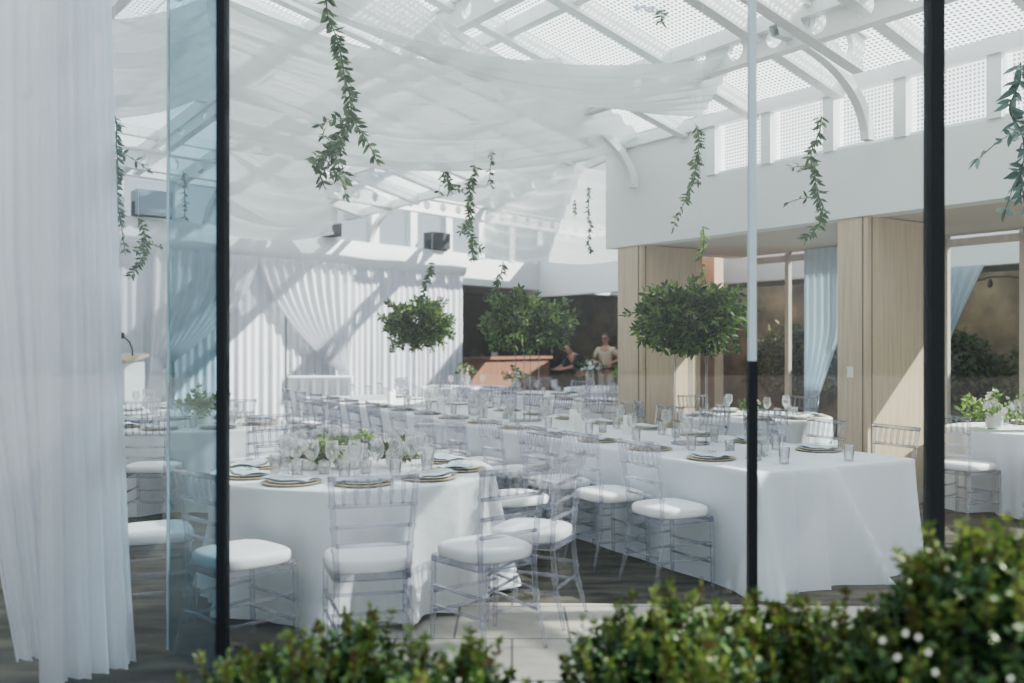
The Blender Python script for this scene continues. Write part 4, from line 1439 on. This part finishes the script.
# terrace string lights and planting
cord = thing('string_light', 'dark string of bulbs under the terrace roof', 'string light', tuple(rw(0, 6.0, 0)))
b0 = rw(0, 6.0)
m = MB(); m.tube([rw(2.5 - .25 * i, 6.0, 2.52 - .06 * math.sin(i * .9) ** 2) - b0 for i in range(40)], .012, 5); m.build('cord', M['black'], cord)
for i in range(14):
    m = MB(); p = rw(2.3 - .55 * i, 6.0, 2.42) - b0
    m.lathe([(.012, .07), (.018, .05), (.04, .0), (.03, -.05), (.0, -.07)], 8, tuple(p)); m.build('bulb', M['bulb'], cord)

def bush(name, label, cat, loc, r, nleaf, leafL, mat, seed, trunk=None, tips=0, core=True, corner=None):
    random.seed(seed)
    t = thing(name, label, cat, loc)
    ml, ms = MB(), MB()
    c = Vector((0, 0, corner if corner is not None else r[2]))
    for i in range(nleaf):
        d = rvec()
        if d.z < -.3: d.z *= -1
        k = random.uniform(.80, 1.05) + .10 * math.sin(d.x * 7 + seed) * math.sin(d.y * 6 + d.z * 5)
        p = c + Vector((d.x * r[0], d.y * r[1], d.z * r[2])) * k
        ml.leaf(p, d * .6 + rvec() + Vector((0, 0, .25)), d + rvec() * .7 + Vector((0, 0, .5)), leafL * random.uniform(.7, 1.3), leafL * random.uniform(.5, .72))
    ml.build('foliage', M[mat], t)
    if tips:
        mt = MB()
        for i in range(tips):
            d = rvec(); d.z = abs(d.z) + .5; d.normalize()
            p = c + Vector((d.x * r[0], d.y * r[1], d.z * r[2])) * .93
            spray(mt, ms, p, Vector((d.x * .4, d.y * .4, 1)), random.uniform(.05, .13), 6, leafL * .85, leafL * .42, .0, .0022)
        mt.build('young_shoots', M['leaf_tip'], t)
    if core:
        m = MB(); m.ball(c, 1, 16, 10, (r[0] * .80, r[1] * .80, r[2] * .80)); m.build('shade_core', M['hedge_core'], t)  # added dark core stands in for shade between the leaves
    for i in range(10):
        a = random.uniform(0, 2 * PI)
        ms.tube([(0, 0, 0 if trunk is None else trunk), (math.cos(a) * r[0] * .4, math.sin(a) * r[1] * .4, c.z), (math.cos(a) * r[0] * .85, math.sin(a) * r[1] * .85, c.z + r[2] * .4)], [.012, .008, .003], 5)
    ms.build('twigs', M['twig'], t)
    return t
for i, (t_, k_, h_, lab) in enumerate([(-1.0, 7.5, 1.5, 'rounded garden shrub beyond the right-hand glazing'), (-3.2, 7.7, 1.3, 'second garden shrub beyond the glazing at the right edge'),
                                     (1.2, 7.5, 1.5, 'green garden shrub seen through the middle glazing'), (3.3, 7.4, 1.4, 'garden shrub seen through glazing behind the nearest bouquet'), (6.0, 7.2, 1.5, 'garden shrub beyond the glazing right of the far oak column')]):
    p = rw(t_, k_)
    bush('garden_shrub', lab, 'shrub', (p.x, p.y, 0), (1.0, .6, h_ * .62), 1600, .12, 'leaf_tree', 60 + i)
for i, (t_, k_, lab) in enumerate([(-3.2, 12.4, 'leafy tree beyond the terrace wall at the right'), (.8, 12.9, 'leafy tree beyond the terrace wall, middle glazing'), (4.8, 12.4, 'leafy tree beyond the terrace, behind the far oak column')]):
    p = rw(t_, k_)
    tr = bush('garden_tree', lab, 'tree', (p.x, p.y, 0), (1.7, 1.5, 1.5), 1500, .17, 'leaf_tree', 70 + i, 1.0, 0, True, 2.4)
    m = MB(); m.tube([(0, 0, -.05), (.05, 0, 1.2), (0, .05, 2.2)], [.13, .10, .07], 8); m.build('trunk', M['twig'], tr)

# ------------------------------------------------------------------ hedge in front of the glass
def hedge_row(label, mounds, seed, blossoms=()):
    """one continuous planting made of overlapping mounds"""
    random.seed(seed)
    ox, oy = X(mounds[0][0], mounds[0][1]), mounds[0][1]
    t = thing('hedge', label, 'hedge', (ox, oy, -.03))
    ml, ms, mt, mc = MB(), MB(), MB(), MB()
    for px_, D, ty, rx, nl in mounds:
        top = CAMZ + (HZ - ty) / FPX * D + .03
        r = Vector((rx, .30, .40))
        c = Vector((X(px_, D) - ox, D - oy, top - .40))
        for i in range(nl):
            d = rvec()
            if d.z < -.2: d.z *= -1
            k = random.uniform(.80, 1.06) + .10 * math.sin(d.x * 8 + px_) * math.sin(d.y * 6 + d.z * 5)
            p = c + Vector((d.x * r.x, d.y * r.y, d.z * r.z)) * k
            ml.leaf(p, d * .6 + rvec() + Vector((0, 0, .25)), d + rvec() * .7 + Vector((0, 0, .5)), .031 * random.uniform(.7, 1.3), .031 * random.uniform(.5, .72))
        for i in range(int(nl / 60)):
            d = rvec(); d.z = abs(d.z) + .5; d.normalize()
            p = c + Vector((d.x * r.x, d.y * r.y, d.z * r.z)) * .95
            spray(mt, ms, p, Vector((d.x * .4, d.y * .4, 1)), random.uniform(.04, .12), 6, .028, .014, .0, .0022)
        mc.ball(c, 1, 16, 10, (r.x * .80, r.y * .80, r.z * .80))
        for i in range(8):
            a = random.uniform(0, 2 * PI)
            ms.tube([(c.x, c.y, 0), (c.x + math.cos(a) * r.x * .4, c.y + math.sin(a) * r.y * .4, c.z), (c.x + math.cos(a) * r.x * .85, c.y + math.sin(a) * r.y * .85, c.z + r.z * .4)], [.012, .008, .003], 5)
    ml.build('foliage', M['leaf_hedge'], t); mt.build('young_leaves', M['leaf_tip'], t)
    mc.build('inner_shade_core', M['hedge_core'], t); ms.build('twig_foliage', M['twig'], t)  # dark balls inside are added as painted shade behind the leaves
    for (a, b, D) in blossoms:
        p = P(a, b, D) - Vector((ox, oy, -.03))
        m = MB()
        for k in range(6):
            an = 2 * PI * k / 6
            m.leaf(p, (math.cos(an), -.4, math.sin(an)), (0, -1, 0), .0075, .007)
        m.build('blossom', M['flower_white'], t)
    return t
hedge_row('low green hedge at the foot of the first black mullion, left of the paving gap',
          [(245, 2.60, 672, .26, 2200), (300, 2.50, 662, .26, 2000), (355, 2.72, 636, .16, 1500), (430, 2.48, 668, .28, 2200), (478, 2.6, 668, .15, 1300)], 81)
hedge_row('dense dark hedge rising to the right under the second black mullion',
          [(632, 2.66, 628, .22, 2200), (690, 2.62, 620, .28, 2600), (768, 2.70, 622, .30, 2600), (850, 2.55, 630, .30, 2800), (925, 2.42, 610, .22, 2200), (985, 2.30, 556, .24, 3200), (1075, 2.35, 540, .28, 3000),
           (880, 2.25, 655, .26, 2200), (740, 2.35, 672, .3, 2200)], 82,
          [(905, 633, 2.02), (918, 637, 2.0), (928, 652, 2.0), (935, 672, 1.98), (1010, 678, 1.95), (882, 640, 2.02), (897, 657, 1.98)])

# ------------------------------------------------------------------ people
def skin_mesh(name, joints, edges, mat, parent, sub=2):
    me = bpy.data.meshes.new(name)
    me.from_pydata([j[0] for j in joints], edges, [])
    o = bpy.data.objects.new(name, me); C.objects.link(o)
    md = o.modifiers.new('skin', 'SKIN')
    sv = me.skin_vertices[0].data if me.skin_vertices else None
    if sv is None:
        bpy.context.view_layer.objects.active = o
        sv = me.skin_vertices[0].data
    for i, j in enumerate(joints):
        r = j[1]
        sv[i].radius = r if isinstance(r, tuple) else (r, r)
    sv[0].use_root = True
    s = o.modifiers.new('sub', 'SUBSURF'); s.levels = sub; s.render_levels = sub
    dg = bpy.context.evaluated_depsgraph_get()
    new = bpy.data.meshes.new_from_object(o.evaluated_get(dg))
    o.modifiers.clear()
    o.data = new
    new.polygons.foreach_set('use_smooth', [True] * len(new.polygons))
    new.materials.clear(); new.materials.append(mat)
    if parent: o.parent = parent
    return o

def hand(J, E, w, side, base_i, d):
    """five curled fingers rooted in the palm"""
    d = Vector(d).normalized()
    s = Vector((0, 1, 0)) if abs(d.y) < .8 else Vector((1, 0, 0))
    s = (s - d * s.dot(d)).normalized()
    n = d.cross(s)
    w = Vector(w)
    palm = len(J); J.append((tuple(w + d * .06), (.036, .018))); E.append((base_i, palm))
    for k, (off, L) in enumerate(((-.030, .062), (-.010, .075), (.010, .07), (.028, .055))):
        a = len(J); J.append((tuple(w + d * .09 + s * off), .0095)); E.append((palm, a))
        b = len(J); J.append((tuple(w + d * (.09 + L * .55) + s * off * 1.1 + n * .010), .0085)); E.append((a, b))
        c = len(J); J.append((tuple(w + d * (.09 + L * .85) + s * off * 1.1 + n * .035), .007)); E.append((b, c))
    a = len(J); J.append((tuple(w + d * .045 - s * .045 + n * .01), .011)); E.append((palm, a))
    b = len(J); J.append((tuple(w + d * .085 - s * .062 + n * .02), .0085)); E.append((a, b))

def person(loc, rz, label, pose, shirt, trousers, hairmat, scale=1.0, sunglasses=False, belt=True):
    t = thing('person', label, 'person', loc, rz)
    t.scale = (scale,) * 3
    # facing -y.  pose: lean (forward), arms = list of (elbow, wrist) per side
    ln = pose['lean']
    def L(x, y, z):
        # lean the upper body about the hips
        if z > .95:
            k = z - .95
            return (x, y - math.sin(ln) * k, .95 + math.cos(ln) * k)
        return (x, y, z)
    J = [((0, 0, .96), (.145, .10)), (L(0, 0, 1.10), (.135, .095)), (L(0, 0, 1.28), (.155, .105)), (L(0, .01, 1.42), (.13, .085)),
         (L(0, .005, 1.51), .052), (L(0, -.01, 1.57), .062), (L(0, -.02, 1.645), (.078, .095)), (L(0, -.015, 1.71), (.072, .088)), (L(0, -.01, 1.75), .04)]
    E = [(i, i + 1) for i in range(8)]
    for k, s in enumerate((-1, 1)):
        sh = len(J); J.append((L(s * .185, .01, 1.42), .055)); E.append((3, sh))
        el, wr = pose['arms'][k]
        e = len(J); J.append((el, .043)); E.append((sh, e))
        w = len(J); J.append((wr, .028)); E.append((e, w))
        hand(J, E, wr, s, w, Vector(wr) - Vector(el))
        h = len(J); J.append(((s * .09, 0, .88), (.088, .092))); E.append((0, h))
        kx = len(J); J.append(((s * .10, -.015, .49), .058)); E.append((h, kx))
        an = len(J); J.append(((s * .105, .015, .09), .040)); E.append((kx, an))
        f = len(J); J.append(((s * .11, -.13, .035), (.038, .030))); E.append((an, f))
    skin_mesh('body', J, E, M['skin'], t, 2)
    # shirt
    S = [((0, 0, .97), (.158, .115)), (L(0, 0, 1.10), (.15, .11)), (L(0, 0, 1.28), (.17, .12)), (L(0, .01, 1.42), (.145, .098)), (L(0, .008, 1.475), .065)]
    SE = [(0, 1), (1, 2), (2, 3), (3, 4)]
    for k, s in enumerate((-1, 1)):
        a = len(S); S.append((L(s * .185, .01, 1.42), .068)); SE.append((3, a))
        el = Vector(pose['arms'][k][0]); sh = Vector(L(s * .185, .01, 1.42))
        b = len(S); S.append((tuple(sh.lerp(el, pose.get('sleeve', .7))), .060)); SE.append((a, b))
    skin_mesh('shirt', S, SE, shirt, t, 2)
    Tt = [((0, 0, .965), (.152, .108))]; TE = []
    for s in (-1, 1):
        a = len(Tt); Tt.append(((s * .09, 0, .86), (.098, .102))); TE.append((0, a))
        b = len(Tt); Tt.append(((s * .10, -.012, .49), .074)); TE.append((a, b))
        c = len(Tt); Tt.append(((s * .105, .012, .09), .062)); TE.append((b, c))
    skin_mesh('trousers', Tt, TE, trousers, t, 2)
    for s in (-1, 1):
        m = MB(); m.ball((s * .11, -.06, .045), 1, 12, 8, (.052, .135, .045)); m.build('shoe', M['black_box'], t)
    if belt:
        m = MB(); m.lathe([(.172, 0), (.176, .0), (.176, .045), (.172, .045)], 24, cap=False); o = m.build('belt', M['black_box'], t); o.scale = (1, .74, 1); o.location = (0, 0, .975)
    hc = Vector(L(0, -.018, 1.665))
    m = MB()
    for i in range(9):
        pass
    seg, rings = 18, 8
    vs, fs = [], []
    for i in range(rings + 1):
        th = PI * .56 * i / rings
        for k in range(seg):
            a = 2 * PI * k / seg
            cut = .5 if (math.sin(a) < -.2 and i > rings * .55) else 1
            tt = th * (cut if cut < 1 else 1)
            vs.append((hc.x + .088 * math.sin(tt) * math.cos(a), hc.y + .012 + .108 * math.sin(tt) * math.sin(a), hc.z + .112 * math.cos(tt)))
    for i in range(rings):
        for k in range(seg): fs.append((i * seg + k, (i + 1) * seg + k, (i + 1) * seg + (k + 1) % seg, i * seg + (k + 1) % seg))
    m.add(vs, fs, True); m.build('hair', hairmat, t)
    # face: nose, eyes, mouth, ears
    m = MB(); m.ball(hc + Vector((0, -.105, -.02)), 1, 8, 6, (.014, .022, .024)); m.build('nose', M['skin'], t)
    m = MB()
    for s in (-1, 1): m.ball(hc + Vector((s * .032, -.092, .005)), 1, 8, 6, (.014, .010, .008))
    m.build('eyes', M['ceramic'] if not sunglasses else M['black'], t)
    m = MB(); m.ball(hc + Vector((0, -.092, -.062)), 1, 8, 6, (.026, .010, .006)); m.build('mouth', M['wood_red'], t)
    m = MB()
    for s in (-1, 1): m.ball(hc + Vector((s * .085, .0, -.01)), 1, 8, 6, (.010, .020, .032))
    m.build('ears', M['skin'], t)
    if sunglasses:
        m = MB()
        for s in (-1, 1): m.ball(hc + Vector((s * .035, -.102, .008)), 1, 10, 6, (.030, .012, .022))
        m.bar(hc + Vector((-.085, -.06, .012)), hc + Vector((-.085, .02, .012)), .006, .010)
        m.bar(hc + Vector((.085, -.06, .012)), hc + Vector((.085, .02, .012)), .006, .010)
        m.build('sunglasses', M['black'], t)
    return t
pp = P(606, 0, 20.6)
person((pp.x, pp.y, 0), math.radians(-28), 'person in a beige short-sleeved shirt, dark belt and sunglasses standing by the bar',
       dict(lean=.03, arms=[((-.26, -.12, 1.17), (-.10, -.30, 1.13)), ((.33, .02, 1.20), (.20, -.20, 1.12))], sleeve=.6), M['shirt'], M['trousers'], M['hair'], 1.0, True)
pp = P(583, 0, 20.2)
person((pp.x, pp.y, 0), math.radians(-60), 'person in dark clothes leaning forward behind the white flowers',
       dict(lean=.62, arms=[((-.22, -.45, 1.10), (-.12, -.66, 1.06)), ((.22, -.45, 1.10), (.12, -.66, 1.06))], sleeve=.95), M['dark_cloth'], M['dark_cloth'], M['hair'], .95, False, False)

# ------------------------------------------------------------------ world, sun, camera
w = bpy.data.worlds.new('sky'); bpy.context.scene.world = w; w.use_nodes = True
nt = w.node_tree
for n in list(nt.nodes): nt.nodes.remove(n)
out = nt.nodes.new('ShaderNodeOutputWorld'); bg = nt.nodes.new('ShaderNodeBackground')
tc = nt.nodes.new('ShaderNodeTexCoord'); sx = nt.nodes.new('ShaderNodeSeparateXYZ'); cr = nt.nodes.new('ShaderNodeValToRGB')
mr = nt.nodes.new('ShaderNodeMapRange'); mr.inputs['From Min'].default_value = -1; mr.inputs['From Max'].default_value = 1
nt.links.new(tc.outputs['Generated'], sx.inputs[0]); nt.links.new(sx.outputs['Z'], mr.inputs['Value']); nt.links.new(mr.outputs[0], cr.inputs[0])
e = cr.color_ramp.elements
e[0].position = 0; e[0].color = (.18, .20, .19, 1)
e[1].position = 1; e[1].color = (.55, .74, 1.0, 1)
k = e.new(.49); k.color = (.22, .26, .25, 1)
k = e.new(.54); k.color = (.86, .90, .92, 1)
k = e.new(.70); k.color = (.80, .88, .95, 1)
nt.links.new(cr.outputs[0], bg.inputs['Color']); bg.inputs['Strength'].default_value = .88
nt.links.new(bg.outputs[0], out.inputs['Surface'])

sl = bpy.data.lights.new('sun', 'SUN'); sl.energy = 9.5; sl.angle = math.radians(.6); sl.color = (1, .95, .86)
so = bpy.data.objects.new('sun', sl); C.objects.link(so)
so.rotation_euler = Vector((.85, .05, .62)).to_track_quat('Z', 'Y').to_euler()

cd = bpy.data.cameras.new('camera'); cam = bpy.data.objects.new('camera', cd); C.objects.link(cam)
cam.location = (0, 0, CAMZ); cam.rotation_euler = (PI / 2, 0, 0)
cd.sensor_width = 36; cd.lens = FPX / 1024 * 36; cd.shift_y = (HZ - 341.5) / 1024
cd.clip_end = 200
cd.dof.use_dof = True; cd.dof.focus_distance = 6.6; cd.dof.aperture_fstop = 1.35
sc = bpy.context.scene
sc.camera = cam
sc.cycles.use_denoising = True
sc.cycles.max_bounces = 10
sc.cycles.diffuse_bounces = 4
sc.cycles.glossy_bounces = 3
sc.cycles.transmission_bounces = 4
sc.cycles.transparent_max_bounces = 40
sc.cycles.caustics_reflective = False
sc.cycles.caustics_refractive = False
sc.cycles.sample_clamp_indirect = 4.0
sc.view_settings.view_transform = 'AgX'
sc.view_settings.look = 'AgX - Medium High Contrast'
sc.view_settings.exposure = 0.3
